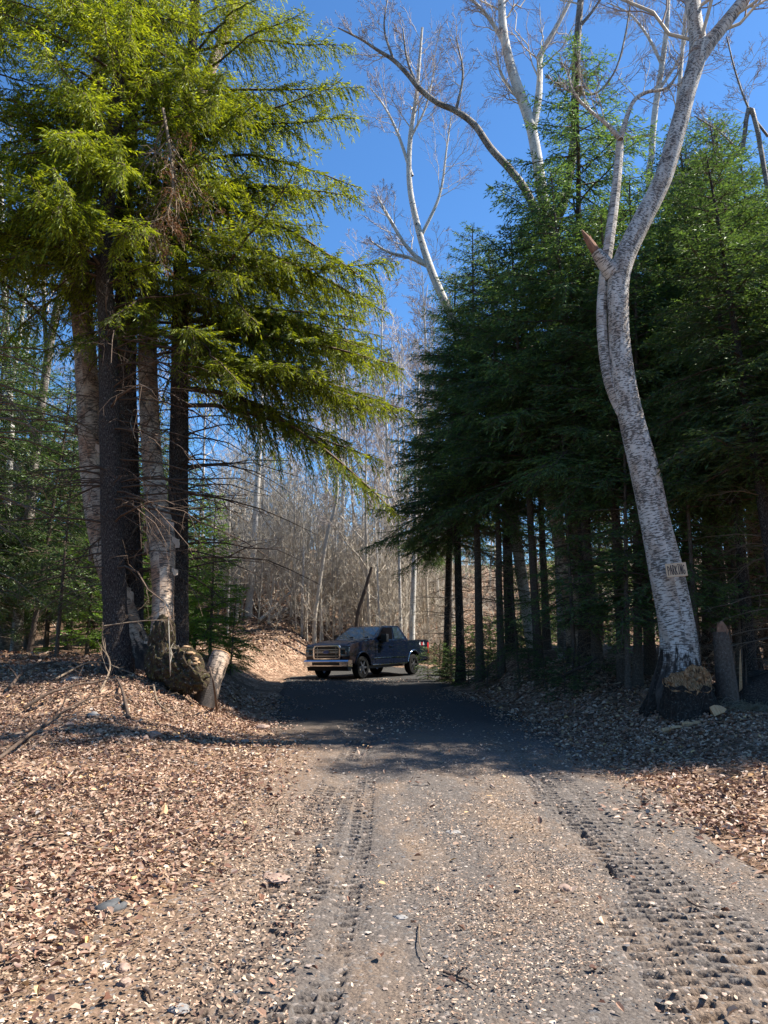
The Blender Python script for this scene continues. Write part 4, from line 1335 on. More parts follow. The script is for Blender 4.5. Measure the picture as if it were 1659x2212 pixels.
Rr_ = [bm.verts.new((x, -y, z)) for x, y, z in cabv]
bm.faces.new(L_); bm.faces.new(Rr_[::-1])
for i in range(4):
    j = (i + 1) % 4
    bm.faces.new((L_[i], L_[j], Rr_[j], Rr_[i]))
bm_obj('cab', bm, M['paint'], truck, 0.06, 3, True, 20)


def panel(name, c4, u0, u1, v0, v1, off, mat_, parent=truck, skew=(0, 0)):
    """thin slab on the bilinear patch c4 = (bl, br, tr, tl)"""
    bl, br, tr, tl = [Vector(c) for c in c4]
    def pt(u, v): return (bl * (1 - u) + br * u) * (1 - v) + (tl * (1 - u) + tr * u) * v
    q = [pt(u0, v0), pt(u1, v0), pt(u1 + skew[1], v1), pt(u0 + skew[0], v1)]
    n = (q[1] - q[0]).cross(q[3] - q[0]).normalized()
    bm = bmesh.new()
    a = [bm.verts.new(p + n * off) for p in q]
    b = [bm.verts.new(p - n * 0.02) for p in q]
    bm.faces.new(a); bm.faces.new(b[::-1])
    for i in range(4): bm.faces.new((a[i], b[i], b[(i + 1) % 4], a[(i + 1) % 4]))
    return bm_obj(name, bm, mat_, parent, 0.012, 2, True)


c = cabv
panel('windshield', (c[0], (c[0][0], -c[0][1], c[0][2]), (c[1][0], -c[1][1], c[1][2]), c[1]), 0.05, 0.95, 0.10, 0.90, 0.006, M['glass'])
for s_ in (1, -1):
    fl = [(x, y * s_, z) for x, y, z in cabv]
    quad = (fl[3], fl[0], fl[1], fl[2]) if s_ > 0 else (fl[0], fl[3], fl[2], fl[1])
    if s_ > 0:
        panel('door_window', quad, 0.47, 0.93, 0.10, 0.88, 0.006, M['cabshade'], skew=(-0.02, -0.02))
        panel('rear_window', quad, 0.09, 0.41, 0.10, 0.88, 0.006, M['glass'], skew=(0.03, 0.0))
    else:
        panel('door_window', quad, 0.07, 0.53, 0.10, 0.88, 0.006, M['glass'])
        panel('rear_window', quad, 0.59, 0.91, 0.10, 0.88, 0.006, M['glass'])
    # door mirror, handle, chrome strips, lights, decal
    bm = bmesh.new(); box_bm(bm, (0.72, s_ * 1.12, 1.46), (0.16, 0.26, 0.30)); box_bm(bm, (0.76, s_ * 1.0, 1.38), (0.06, 0.14, 0.06))
    bm_obj('door_mirror', bm, M['blackplastic'], truck, 0.025, 2, True)
    door = panel('door', ((-0.08, s_ * 0.99, 0.52), (1.18, s_ * 0.99, 0.52), (1.18, s_ * 0.99, 1.33), (-0.08, s_ * 0.99, 1.33)) if s_ < 0 else ((1.18, 0.99, 0.52), (-0.08, 0.99, 0.52), (-0.08, 0.99, 1.33), (1.18, 0.99, 1.33)), 0, 1, 0, 1, 0.012, M['paint'])
    bm = bmesh.new(); box_bm(bm, (0.10, s_ * 1.018, 1.16), (0.20, 0.03, 0.04)); bm_obj('handle', bm, M['paint'], door, 0.01)
    door2 = panel('door', ((-1.14, s_ * 0.99, 0.52), (-0.10, s_ * 0.99, 0.52), (-0.10, s_ * 0.99, 1.33), (-1.14, s_ * 0.99, 1.33)) if s_ < 0 else ((-0.10, 0.99, 0.52), (-1.14, 0.99, 0.52), (-1.14, 0.99, 1.33), (-0.10, 0.99, 1.33)), 0, 1, 0, 1, 0.010, M['paint'])
    bm = bmesh.new(); box_bm(bm, (0.15, s_ * 1.003, 0.475), (2.5, 0.03, 0.035)); box_bm(bm, (0.1, s_ * 1.006, 0.72), (2.4, 0.014, 0.03))
    bm_obj('chrome_strip', bm, M['brightchrome'], truck, 0.006)
    bm = bmesh.new(); box_bm(bm, (2.83, s_ * 0.80, 1.10), (0.16, 0.36, 0.10)); box_bm(bm, (2.84, s_ * 0.90, 0.97), (0.16, 0.16, 0.20)); box_bm(bm, (2.84, s_ * 0.80, 0.86), (0.15, 0.36, 0.09))
    hl = bm_obj('headlight', bm, M['lens'], truck, 0.015, 2, True)
    bm = bmesh.new(); box_bm(bm, (2.905, s_ * 0.78, 0.98), (0.02, 0.09, 0.09)); bm_obj('lamp_housing', bm, M['blackplastic'], hl, 0.01)
    bm = bmesh.new(); box_bm(bm, (-2.86, s_ * 0.93, 1.05), (0.12, 0.14, 0.46)); bm_obj('taillight', bm, M['redlens'], truck, 0.02, 2, True)
    bm = bmesh.new(); box_bm(bm, (2.97, s_ * 0.78, 0.58), (0.05, 0.20, 0.13)); bm_obj('fog_light', bm, M['blackplastic'], truck, 0.015)
    for wx in (2.02, -1.68):
        w = None
        bm = bmesh.new()
        pr = [(0.40, -0.09), (0.405, 0.0), (0.40, 0.09), (0.37, 0.13), (0.25, 0.135), (0.24, 0.10), (0.24, -0.10), (0.25, -0.135), (0.37, -0.13)]
        rings = []
        for i in range(32):
            a_ = 2 * math.pi * i / 32
            rings.append([bm.verts.new((wx + r_ * math.cos(a_), s_ * 0.86 + y_, 0.40 + r_ * math.sin(a_))) for r_, y_ in pr])
        for i in range(32):
            for k in range(len(pr)):
                k2 = (k + 1) % len(pr)
                bm.faces.new((rings[i][k], rings[i][k2], rings[(i + 1) % 32][k2], rings[(i + 1) % 32][k]))
        wh = bpy.data.objects.new('wheel', None); COL.objects.link(wh); wh.parent = truck
        bm_obj('tyre', bm, M['rubber'], wh, 0, 2, True)
        bm = bmesh.new()
        for k in range(6):
            a_ = 2 * math.pi * k / 6
            box_bm(bm, (wx + 0.13 * math.cos(a_), s_ * 0.955, 0.40 + 0.13 * math.sin(a_)), (0.24, 0.035, 0.075), Matrix.Rotation(-a_, 4, 'Y'))
        bmesh.ops.create_cone(bm, cap_ends=True, segments=16, radius1=0.07, radius2=0.06, depth=0.06, matrix=Matrix.Translation((wx, s_ * 0.955, 0.40)) @ Matrix.Rotation(R(90), 4, 'X'))
        bmesh.ops.create_cone(bm, cap_ends=False, segments=28, radius1=0.245, radius2=0.235, depth=0.2, matrix=Matrix.Translation((wx, s_ * 0.88, 0.40)) @ Matrix.Rotation(R(90), 4, 'X'))
        bm_obj('rim', bm, M['alloy'], wh, 0.006)
        # wheel arch lip
        mb = MB()
        an = np.radians(np.linspace(8, 172, 18))
        tubes(mb, np.stack([wx + 0.505 * np.cos(an), np.full(18, s_ * 0.995), 0.46 + 0.505 * np.sin(an)], -1), np.full(18, 0.03), 6)
        mb.build('arch_lip', M['brightchrome' if wx < 0 else 'paint'], truck)


def ring_panel(name, outer, inner_s, x, mat_, dx=0.03, parent=truck):
    bm = bmesh.new()
    cy_ = sum(p[0] for p in outer) / len(outer); cz_ = sum(p[1] for p in outer) / len(outer)
    inn = [(cy_ + (y - cy_) * inner_s[0], cz_ + (z - cz_) * inner_s[1]) for y, z in outer]
    A_ = [bm.verts.new((x + dx, y, z)) for y, z in outer]; B_ = [bm.verts.new((x + dx, y, z)) for y, z in inn]
    C_ = [bm.verts.new((x, y, z)) for y, z in outer]; D_ = [bm.verts.new((x, y, z)) for y, z in inn]
    n_ = len(outer)
    for i in range(n_):
        j = (i + 1) % n_
        for q in ((A_[i], A_[j], B_[j], B_[i]), (A_[j], A_[i], C_[i], C_[j]), (B_[i], B_[j], D_[j], D_[i]), (D_[i], D_[j], C_[j], C_[i])):
            bm.faces.new(q)
    return bm_obj(name, bm, mat_, parent, 0.008)


gr = [(-0.58, 0.72), (0.58, 0.72), (0.62, 0.80), (0.62, 1.12), (0.54, 1.215), (-0.54, 1.215), (-0.62, 1.12), (-0.62, 0.80)]
bm = bmesh.new()
f0 = [bm.verts.new((2.915, y, z)) for y, z in gr]; f1 = [bm.verts.new((2.86, y, z)) for y, z in gr]
bm.faces.new(f0); bm.faces.new(f1[::-1])
for i in range(8): bm.faces.new((f0[i], f1[i], f1[(i + 1) % 8], f0[(i + 1) % 8]))
grille = bm_obj('grille', bm, M['blackplastic'], truck)
ring_panel('grille_frame', gr, (0.90, 0.86), 2.90, M['brightchrome'], 0.045, grille)
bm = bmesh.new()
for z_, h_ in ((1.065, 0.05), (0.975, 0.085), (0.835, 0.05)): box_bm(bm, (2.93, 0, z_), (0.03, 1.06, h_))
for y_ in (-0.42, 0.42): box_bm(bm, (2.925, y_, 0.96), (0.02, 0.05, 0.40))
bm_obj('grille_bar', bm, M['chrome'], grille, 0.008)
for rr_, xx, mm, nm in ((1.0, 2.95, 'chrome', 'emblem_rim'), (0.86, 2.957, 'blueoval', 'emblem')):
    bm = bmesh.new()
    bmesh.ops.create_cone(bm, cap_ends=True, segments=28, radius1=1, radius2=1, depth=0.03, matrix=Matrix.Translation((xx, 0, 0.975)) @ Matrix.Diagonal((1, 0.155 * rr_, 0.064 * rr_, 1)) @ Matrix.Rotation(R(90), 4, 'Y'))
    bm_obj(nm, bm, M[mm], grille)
bump_ = extrude('front_bumper', [(2.74, 0.45), (3.0, 0.47), (3.02, 0.64), (2.97, 0.69), (2.74, 0.69)], -1.0, 1.0, M['brightchrome'], 0.03, 3)
extrude('bumper_insert', [(2.95, 0.50), (3.033, 0.505), (3.035, 0.615), (2.95, 0.62)], -0.60, 0.60, M['blackplastic'], 0.008, 2, bump_)
extrude('air_dam', [(2.70, 0.30), (2.86, 0.30), (2.93, 0.45), (2.70, 0.45)], -0.92, 0.92, M['blackplastic'], 0.01)
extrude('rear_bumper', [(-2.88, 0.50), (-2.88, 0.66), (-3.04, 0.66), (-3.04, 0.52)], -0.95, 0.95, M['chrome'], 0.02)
extrude('tailgate_cap', [(-2.78, 1.372), (-2.78, 1.395), (-2.90, 1.395), (-2.90, 1.372)], -0.95, 0.95, M['blackplastic'])
extrude('bed_shade_plate', [(-1.30, 1.366), (-1.30, 1.385), (-2.76, 1.392), (-2.76, 1.372)], -0.90, 0.90, M['blackplastic'], 0.006)  # dark plate standing in for the shade inside the open bed
bm = bmesh.new()
for ys in (-0.35, 0.35): box_bm(bm, (1.10, ys, 1.475), (0.03, 0.56, 0.02), Matrix.Rotation(R(10), 4, 'X'))
bm_obj('wiper', bm, M['blackplastic'], truck)
# 4x4 decal on the bed side
mb = bmesh.new()
def seg_(bm, x0, z0, x1, z1, w_, y_=0.9935):
    a_, b_ = Vector((x0, y_, z0)), Vector((x1, y_, z1)); d = b_ - a_
    box_bm(bm, (a_ + b_) / 2, (d.length + w_ * 0.5, 0.006, w_), Matrix.Rotation(-math.atan2(d.z, d.x), 4, 'Y'))
DX = -2.22
for o_ in (0.0, -0.30):
    for q in ((0.02, 0.0, 0.02, 0.13), (0.02, 0.13, 0.10, 0.04), (0.10, 0.04, -0.02, 0.04)):
        seg_(mb, DX + o_ + q[0], 1.16 + q[1], DX + o_ + q[2], 1.16 + q[3], 0.024)
bm_obj('decal_digits', mb, M['white'], truck)
mb = bmesh.new()
seg_(mb, DX - 0.19, 1.16, DX - 0.09, 1.27, 0.03); seg_(mb, DX - 0.09, 1.16, DX - 0.19, 1.27, 0.03)
bm_obj('decal_cross', mb, M['reddecal'], truck)

# ------------------------------------------------------------------ conifers
def place(protos, rows, group, base_label=None, cat=None):
    """rows: (x, y, height scale, rotation, label or None); first use moves the prototype itself"""
    out = []
    for k, (pi, x, y, sc, rz, lab) in enumerate(rows):
        pr, used = protos[pi]
        loc = (x, y, hz(x, y) - 0.05)
        if not used:
            o = pr; o.location = loc; o.rotation_euler = (0, 0, rz); o.scale = (sc, sc, sc)
            protos[pi][1] = True
        else:
            q = random.Random(k * 77 + pi)
            sx = sc * q.uniform(0.92, 1.28)
            o = dup(pr, loc, rz, (sx, sx * q.uniform(0.9, 1.1), sc), rot=(R(q.gauss(0, 1.8)), R(q.gauss(0, 1.8)), rz))
        o['label'] = lab or base_label
        o['group'] = group
        out.append(o)
    return out


rg = np.random.default_rng(300)
CP = [[conifer('fir_tree', rg, 13.5, 5.3, 2.5, 0.15, 'fir', 'fir', 'fir', per_m=12, barkm='sprucebark', dead_len=(0.5, 1.7)), False],
      [conifer('fir_tree', rg, 15.0, 5.9, 2.5, 0.13, 'fir', 'fir', 'fir', per_m=12), False],
      [conifer('fir_tree', rg, 12.0, 4.8, 2.2, 0.11, 'fir', 'fir', 'fir', per_m=13), False],
      [conifer('fir_tree', rg, 16.5, 6.0, 3.3, 0.19, 'fir', 'fir', 'fir', per_m=11, barkm='sprucebark', lsp=0.10, hang=0.35, dead_len=(0.5, 2.0)), False]]


def xU(U, Y): return at(U, 1372, Y)[0]


GR = 'conifers of the dark stand right of the track'
rows = [
    (3, xU(992, 26), 26, 0.88, 0.3, 'leftmost dark conifer of the right stand, its boughs reaching toward the pickup'),
    (3, xU(962, 28), 28, 0.80, 2.3, 'outermost conifer of the right stand, its bare stem nearest the tail of the pickup'),
    (1, xU(1036, 24), 24, 1.0, 1.3, 'second dark conifer from the left edge of the right stand'),
    (2, xU(1081, 22.5), 22.5, 1.0, 2.1, 'third slim conifer from the left edge of the right stand, pale lichen on its stem'),
    (3, xU(1108, 25), 25, 0.85, 4.0, None), (2, xU(1163, 21), 21, 1.05, 0.5, None), (1, xU(1181, 24), 24, 0.95, 5.2, None),
    (3, xU(1262, 20.5), 20.5, 1.12, 0.9, 'tallest conifer of the right stand, its spire rising highest into the sky'),
    (1, xU(1290, 19), 19, 0.88, 3.3, 'conifer with reddish brown stem at the middle of the right stand'),
    (2, xU(1340, 18), 18, 0.95, 2.7, 'slim grey stemmed conifer just left of the leaning birch, farther from it than its neighbour'),
    (2, xU(1372, 17.2), 17.2, 0.9, 4.4, 'slim grey stemmed conifer nearest the leaning birch on its left'),
    (1, xU(1402, 19.5), 19.5, 0.86, 1.0, None), (0, xU(1440, 22), 22, 0.95, 2.0, None), (3, xU(1530, 21), 21, 0.86, 3.0, None),
    (1, xU(1570, 18.5), 18.5, 0.86, 5.0, None), (0, xU(1630, 17.5), 17.5, 0.9, 0.7, 'thick stemmed conifer at the right edge behind the soil heap'),
    (3, xU(1652, 25), 25, 1.15, 4.2, None), (3, xU(1560, 26), 26, 1.08, 0.2, None),
    (3, xU(1600, 24), 24, 1.16, 2.2, 'tall dark conifer whose top stands against the sky at the upper right'),
    (2, xU(1480, 18.6), 18.6, 0.92, 5.9, None), (2, xU(1230, 23), 23, 1.15, 3.9, None), (0, xU(1500, 26), 26, 1.0, 4.5, None), (1, xU(1350, 25), 25, 1.0, 0.1, None),
    (0, xU(1300, 33), 33, 0.7, 4.8, None),
    (2, xU(1660, 22), 22, 1.15, 3.1, None), (1, xU(1720, 20), 20, 0.95, 1.9, None), (0, xU(1780, 24), 24, 1.0, 0.4, None),
    (3, xU(1700, 27), 27, 1.0, 4.1, None), (1, xU(1850, 22), 22, 1.0, 3.7, None), (2, 9.4, 14.8, 0.95, 0.7, None), (1, 10.8, 16.2, 0.9, 1.7, None), (0, 12.0, 14.6, 0.95, 2.7, None), (1, 9.2, 17.4, 0.9, 3.9, None), (3, 12.6, 17.4, 0.8, 4.9, None), (2, 11.2, 13.2, 0.9, 5.9, None), (0, 7.1, 13.7, 0.8, 2.2, None), (0, 8.5, 12.4, 0.8, 3.6, None), (2, 9.8, 11.9, 0.8, 4.2, None), (1, 11.8, 12.0, 0.75, 0.2, None), (0, 7.2, 15.4, 0.72, 1.2, 'shorter leafy conifer at the right edge, nearest the camera of the right stand'), 
]
place(CP, rows, GR, 'dark conifer with bare lower stem deep in the stand right of the track')

YF = [[conifer('young_fir', rg, 5.2, 0.5, 1.35, 0.05, 'youngfir', 'fir', 'young fir', per_m=18, low_dead=0, lsp=0.07, ssp=0.045, sl=(0.07, 0.11), sw=0.026, hang=0.12, power=0.8, e=(0.05, 0.5)), False],
      [conifer('young_fir', rg, 6.8, 1.6, 1.5, 0.06, 'fir', 'fir', 'young fir', per_m=12, low_dead=16, lsp=0.09, ssp=0.05, sl=(0.07, 0.12), sw=0.028, hang=0.15, dead_len=(0.3, 0.9)), False]]
rows = [(0, xU(455, 23.5), 23.5, 1.0, 0.4, 'bright green young fir right of the left clump, behind the black spruce trunk'),
        (1, xU(1503, 15.2), 15.2, 0.92, 1.2, 'slim young fir behind the leaning birch, its leader showing right of the birch stem'),
        (1, xU(66, 20), 20, 1.05, 2.2, 'slender young fir with bare dark stem at the far left'),
        (1, xU(125, 18), 18, 0.75, 0.2, 'short slender young fir between the far left stem and the birch clump'),
        (1, xU(1120, 20.5), 20.5, 0.5, 3.2, None), (1, xU(1350, 16.3), 16.3, 0.95, 4.0, 'young fir with green fans left of the leaning birch, in front of the stand'),
        (1, xU(1240, 17.8), 17.8, 0.9, 5.1, 'young fir at the front edge of the right stand, left of the grey stems'),
        (0, xU(500, 23), 23, 0.5, 2.2, 'low young fir on the bank left of the pickup'), (0, xU(420, 25), 25, 1.1, 4.4, 'bright young fir just right of the black spruce trunk, the taller of the pair there'), (0, xU(360, 25), 25, 1.0, 2.4, 'bright young fir seen between the peeling birch and the black spruce trunk'), (0, xU(300, 24), 24, 1.0, 0.9, None), (0, xU(190, 22), 22, 0.9, 1.9, 'bright young fir seen left of the peach coloured birch'),
        (1, xU(1590, 16.5), 16.5, 1.0, 2.6, 'young fir at the right edge behind the split snag'), (1, xU(1440, 17.2), 17.2, 1.1, 0.6, None)]
place(YF, rows, 'young firs under the tall trees', 'young fir growing low among the tree stems')
LB = [[conifer('low_fir', rg, 1.5, 0.05, 0.8, 0.02, 'fir', 'fir', 'low fir', per_m=26, low_dead=0, lsp=0.08, ssp=0.06, sl=(0.06, 0.10), sw=0.026, hang=0.1, e=(0.1, 0.7)), False]]
rows = [(0, xU(924, 28.6), 28.6, 0.8, 0.4, 'low dark fir hiding the rear wheel of the pickup')]
rows += [(0, xU(U, Y), Y, s_, U * 0.7, None) for U, Y, s_ in ((1000, 32.5, 1.3), (1040, 32, 1.2), (1090, 33, 1.5), (1150, 33.5, 1.6), (1220, 34, 1.6), (1060, 34.5, 1.6), (1300, 34.5, 1.7), (950, 27.6, 0.9), (972, 27.4, 0.8), (1010, 24.5, 0.8), (1050, 22.5, 0.7), (1140, 20, 0.6), (1175, 18.6, 0.5), (1215, 17.6, 0.7), (1260, 16.8, 0.55), (975, 26, 0.7), (1330, 18.6, 0.55))]
place(LB, rows, 'low firs along the foot of the right stand', 'low dark fir bush at the foot of the conifer stand right of the track')

# left woods
LP = [[conifer('fir_tree', rg, 12.5, 1.8, 2.5, 0.11, 'fir', 'fir', 'fir', per_m=10, low_dead=40, dead_len=(0.5, 1.9)), False]]
rows = [(0, xU(-40, 21), 21, 0.9, 0.3, 'green fir at the left edge beyond the clump, nearest of the left woods'), (0, xU(150, 26), 26, 0.85, 1.5, None), (0, xU(60, 29), 29, 0.95, 3.5, None),
        (0, xU(330, 29), 29, 0.72, 2.5, 'fir showing between the trunks of the left clump'), (0, xU(-160, 24), 24, 1.0, 4.5, None), (0, xU(240, 34), 34, 0.8, 5.3, None), (0, xU(-60, 34), 34, 0.9, 0.9, None)] + [(0, xU(U, Y), Y, s_, U * 1.1, None) for U, Y, s_ in ((20, 25, 0.8), (100, 23, 0.7), (200, 28, 0.75), (290, 32, 0.7), (380, 33, 0.6), (-110, 28, 0.9), (60, 36, 0.8), (170, 38, 0.8), (420, 38, 0.55), (300, 40, 0.8), (-20, 40, 0.9), (-200, 30, 0.9), (-90, 19, 0.75))]
place(LP, rows, 'firs of the woods left of the clump', 'green fir among the woods beyond the left clump')
# far conifers on the slope
FP = [[conifer('slope_fir', rg, 9.0, 0.4, 2.0, 0.09, 'fir', 'fir', 'fir', per_m=7, low_dead=0, lsp=0.2, ssp=0.11, sl=(0.13, 0.2), sw=0.05), False]]
rows = [(0, x, y, s_, x * 3, None) for x, y, s_ in ((-6.8, 50, 0.8), (-3.4, 54, 0.9), (-1.0, 50, 0.55), (0.8, 56, 0.9), (-10, 55, 0.9), (-14, 49, 0.9), (-19, 47, 1.0), (4.5, 54, 0.9), (-5, 47, 0.45), (3, 47, 0.5), (10, 50, 1.0), (14, 46, 1.1), (18, 52, 1.1), (7, 58, 1.0), (6.2, 35.0, 0.6), (8.6, 35.5, 0.75), (10.6, 36.8, 0.8), (7.6, 38, 0.8), (13, 38, 0.9), (9.5, 40, 0.8), (15, 36, 0.9), (22, 44, 1.0), (-24, 42, 1.0))]  # nearer firs on the right added to darken what the truck's paint reflects
place(FP, rows, 'firs far up the slope behind the thicket', 'dark fir half hidden behind the bare thicket on the far slope')

# ------------------------------------------------------------------ bare hardwoods
def proto_tree(name, cat, H, r0, cb, nl, spread, k2, k3, k4, bk, seed, tw='greytwig', rmin=0.004, ang=(30, 60), lean=0.03):
    rg = np.random.default_rng(seed)
    root = thing(name, cat, cat)
    tr, br = bare_tree(rg, H, r0, cb, nl, spread, k2, k3, k4, lean, rmin, ang)
    tr.build('trunk', M[bk], root)
    br.build('boughs', [M['greytwig'], M[tw]], root)
    return root


SP = [[proto_tree('bare_sapling', 'sapling', 5.2, 0.035, 0.15, 16, 0.32, 5, 5, 0, 'greytwig', 401, rmin=0.0075, lean=0.05), False],
      [proto_tree('bare_sapling', 'sapling', 4.0, 0.028, 0.05, 18, 0.42, 5, 5, 0, 'greytwig', 402, rmin=0.0075, lean=0.07), False],
      [proto_tree('bare_sapling', 'sapling', 7.0, 0.05, 0.2, 20, 0.28, 5, 5, 0, 'greytwig', 403, rmin=0.0075, lean=0.04), False],
      [proto_tree('bare_sapling', 'sapling', 2.6, 0.018, 0.02, 18, 0.55, 6, 5, 0, 'deadwood', 404, rmin=0.007, lean=0.09), False]]
rg = np.random.default_rng(410)
rows = []
for k in range(150):
    y = rg.uniform(37.0, 52)
    U = rg.uniform(470, 990)
    rows.append((int(rg.choice([0, 0, 1, 1, 2, 2, 3])), xU(U, y), y, rg.uniform(0.75, 1.2), rg.uniform(0, 6.28), None))
for k in range(24):
    y = rg.uniform(35.5, 42)
    rows.append((3, xU(rg.uniform(540, 960), y), y, rg.uniform(0.5, 1.0), rg.uniform(0, 6.28), None))
for k in range(80):
    y = rg.uniform(34, 52)
    U = rg.choice([rg.uniform(-150, 470), rg.uniform(470, 760), rg.uniform(1000, 1750)])
    rows.append((int(rg.integers(0, 3)), xU(U, y), y, rg.uniform(0.8, 1.3), rg.uniform(0, 6.28), None))
place(SP, rows, 'bare saplings of the thicket on the slope', 'thin pale bare sapling in the thicket on the slope behind the pickup')

ST = [[proto_tree('pole_sapling', 'sapling', 8.5, 0.055, 0.35, 10, 0.2, 4, 4, 0, 'farbirch', 411, rmin=0.008, lean=0.06), False],
      [proto_tree('pole_sapling', 'sapling', 6.5, 0.045, 0.3, 9, 0.26, 4, 4, 0, 'greytwig', 412, rmin=0.008, lean=0.09), False]]
rows = []
for k in range(26):
    y = rg.uniform(36.0, 46)
    rows.append((k % 2, xU(rg.uniform(480, 960), y), y, rg.uniform(0.6, 1.2), rg.uniform(0, 6.28), None))
place(ST, rows, 'pale pole stems on the slope', 'slim pale pole stem standing on the brown slope behind the pickup')
TP = [[proto_tree('bare_tree', 'bare tree', 13, 0.062, 0.3, 15, 0.24, 6, 6, 3, 'farbirch', 421, 'purpletwig', 0.009, (22, 48)), False],
      [proto_tree('bare_tree', 'bare tree', 11, 0.055, 0.25, 14, 0.28, 6, 6, 3, 'greytwig', 422, 'purpletwig', 0.009, (25, 50)), False],
      [proto_tree('bare_tree', 'bare tree', 15, 0.075, 0.4, 14, 0.24, 7, 6, 3, 'farbirch', 423, 'purpletwig', 0.009, (20, 45)), False]]
rows = []
for k, (U, y) in enumerate([(520, 48), (585, 55), (700, 58), (815, 56), (905, 60), (945, 52), (985, 46), (880, 66), (1010, 58), (830, 70), (960, 68), (1060, 54), (1120, 56), (1240, 52),
                            (1420, 50), (1580, 48), (1660, 44), (30, 42), (110, 46), (-40, 50), (190, 40), (270, 47), (350, 44), (430, 52), (-120, 40), (60, 36), (740, 62), (1450, 41)]):
    rows.append((k % 3, xU(U, y), y, rg.uniform(0.85, 1.15), rg.uniform(0, 6.28), None))
for k, (U, y, s_) in enumerate([(800, 38, 1.25), (842, 41, 1.35), (868, 36.5, 1.2), (925, 39, 1.3), (950, 42, 1.35), (978, 44, 1.35), (770, 42, 1.25), (735, 44, 1.2), (690, 46, 1.15), (620, 48, 1.2), (560, 44, 1.15), (885, 45, 1.4), (830, 47, 1.35), (905, 50, 1.4)]):
    rows.append((1 if k % 3 == 0 else (2 if k % 3 == 1 else 0), xU(U, y), y, s_, rg.uniform(0, 6.28), None))
place(TP, rows, 'tall bare trees far up the slope', 'tall slim bare hardwood among the grey woods up the slope')

# individually shaped hardwoods, right and centre
HG = 'tall bare hardwoods behind the right stand'
birch_tree('white birch leaning left out of the right stand toward the gap of sky', [[(1075, 900, 22), (1030, 760, 20), (985, 700, 19), (955, 640, 18), (930, 580, 17), (905, 500, 14), (885, 400, 12), (886, 300, 10), (900, 200, 8), (912, 60, 5)],
           [(930, 580, 11), (880, 535, 8), (840, 470, 7), (815, 425, 4)], [(925, 575, 10), (880, 555, 7), (840, 545, 6), (800, 520, 3)], [(890, 380, 8), (860, 290, 6), (830, 230, 4), (800, 190, 2.5)], [(910, 510, 8), (950, 420, 6), (965, 320, 4), (975, 250, 2.5)], [(886, 300, 6), (920, 230, 4), (940, 140, 2.5)]],
           25.5, 'farbirch', 431, 0, HG, True, 'bare_birch', foot=1135, twig_mat='greytwig', twk=(12, 8, 7))
birch_tree('bare tree sending one long arching limb left across the blue gap', [[(1215, 700, 26), (1180, 520, 22), (1140, 420, 17), (1105, 370, 16), (1060, 320, 15), (1025, 270, 14), (985, 240, 13), (945, 222, 12), (910, 195, 12), (880, 160, 10), (850, 130, 9), (815, 108, 7), (780, 85, 5), (730, 60, 3)],
           [(905, 195, 7), (880, 130, 5), (870, 60, 3)], [(985, 240, 7), (1000, 160, 5), (985, 80, 3)], [(850, 130, 6), (830, 60, 4), (840, -20, 2)]],
           23.0, 'darkbirch', 432, 0, HG, True, 'bare_birch', foot=1219, twk=(11, 8, 6))
birch_tree('tall twin topped birch standing against the middle of the blue gap', [[(1200, 560, 26), (1175, 440, 24), (1158, 330, 23), (1146, 270, 22), (1128, 215, 22), (1112, 170, 21), (1095, 110, 19), (1085, 40, 17), (1083, -60, 14), (1080, -200, 8)],
           [(1150, 285, 17), (1162, 220, 16), (1166, 170, 13), (1168, 120, 12), (1195, 70, 10), (1225, 15, 8), (1260, -60, 5)], [(1096, 105, 13), (1070, 60, 9), (1045, 25, 8), (1010, -10, 4)], [(1146, 265, 12), (1130, 225, 10), (1085, 165, 6), (1070, 100, 3)]],
           24.0, 'farbirch', 433, 0, HG, True, 'bare_birch', foot=1240, twk=(12, 8, 7))
birch_tree('straight pale barked tree right of the twin topped birch', [[(1190, 560, 20), (1215, 450, 19), (1236, 340, 19), (1242, 240, 18), (1244, 140, 17), (1250, 50, 15), (1258, -60, 12), (1260, -200, 6)],
           [(1250, 60, 8), (1290, 10, 5), (1330, -60, 3)], [(1242, 200, 8), (1290, 200, 5), (1330, 150, 4), (1352, 70, 4), (1365, -20, 3)]],
           22.0, 'darkbirch', 434, 0, HG, True, 'bare_birch', foot=1185, twk=(11, 7, 6))
birch_tree('bare many limbed tree showing behind the top of the leaning birch', [[(1405, 480, 14), (1408, 330, 13), (1415, 240, 13), (1430, 140, 12), (1440, 60, 10), (1445, -40, 8), (1450, -160, 4)],
           [(1440, 330, 14), (1462, 250, 12), (1470, 160, 9), (1478, 60, 7), (1490, -60, 4)], [(1430, 140, 8), (1400, 80, 6), (1360, 30, 4), (1310, 5, 2)], [(1420, 200, 8), (1470, 120, 5), (1490, 40, 3)], [(1412, 290, 8), (1360, 300, 6), (1310, 330, 4)]],
           30.0, 'farbirch', 435, 0, HG, True, 'bare_birch', foot=1402, twk=(14, 8, 7))
birch_tree('bare grey tree at the upper right corner beside the leaning birch top', [[(1640, 300, 10), (1600, 330, 9), (1560, 350, 8), (1500, 370, 6), (1450, 400, 3)], [(1600, 330, 6), (1560, 290, 4), (1500, 250, 2.5)], [(1659, 295, 6), (1620, 240, 5), (1590, 160, 4), (1570, 80, 3)]],
           19.0, 'darkbirch', 436, 0, HG, True, 'bare_birch', foot=1700, twk=(12, 8, 6))
birch_tree('pale birch with patchy bark leaning inside the dark right stand', [[(1240, 1380, 34), (1225, 1260, 30), (1200, 1130, 27), (1170, 1000, 25), (1140, 900, 24), (1100, 790, 22)]], 21.5, 'paper', 437, 0, HG, False, 'birch_tree')
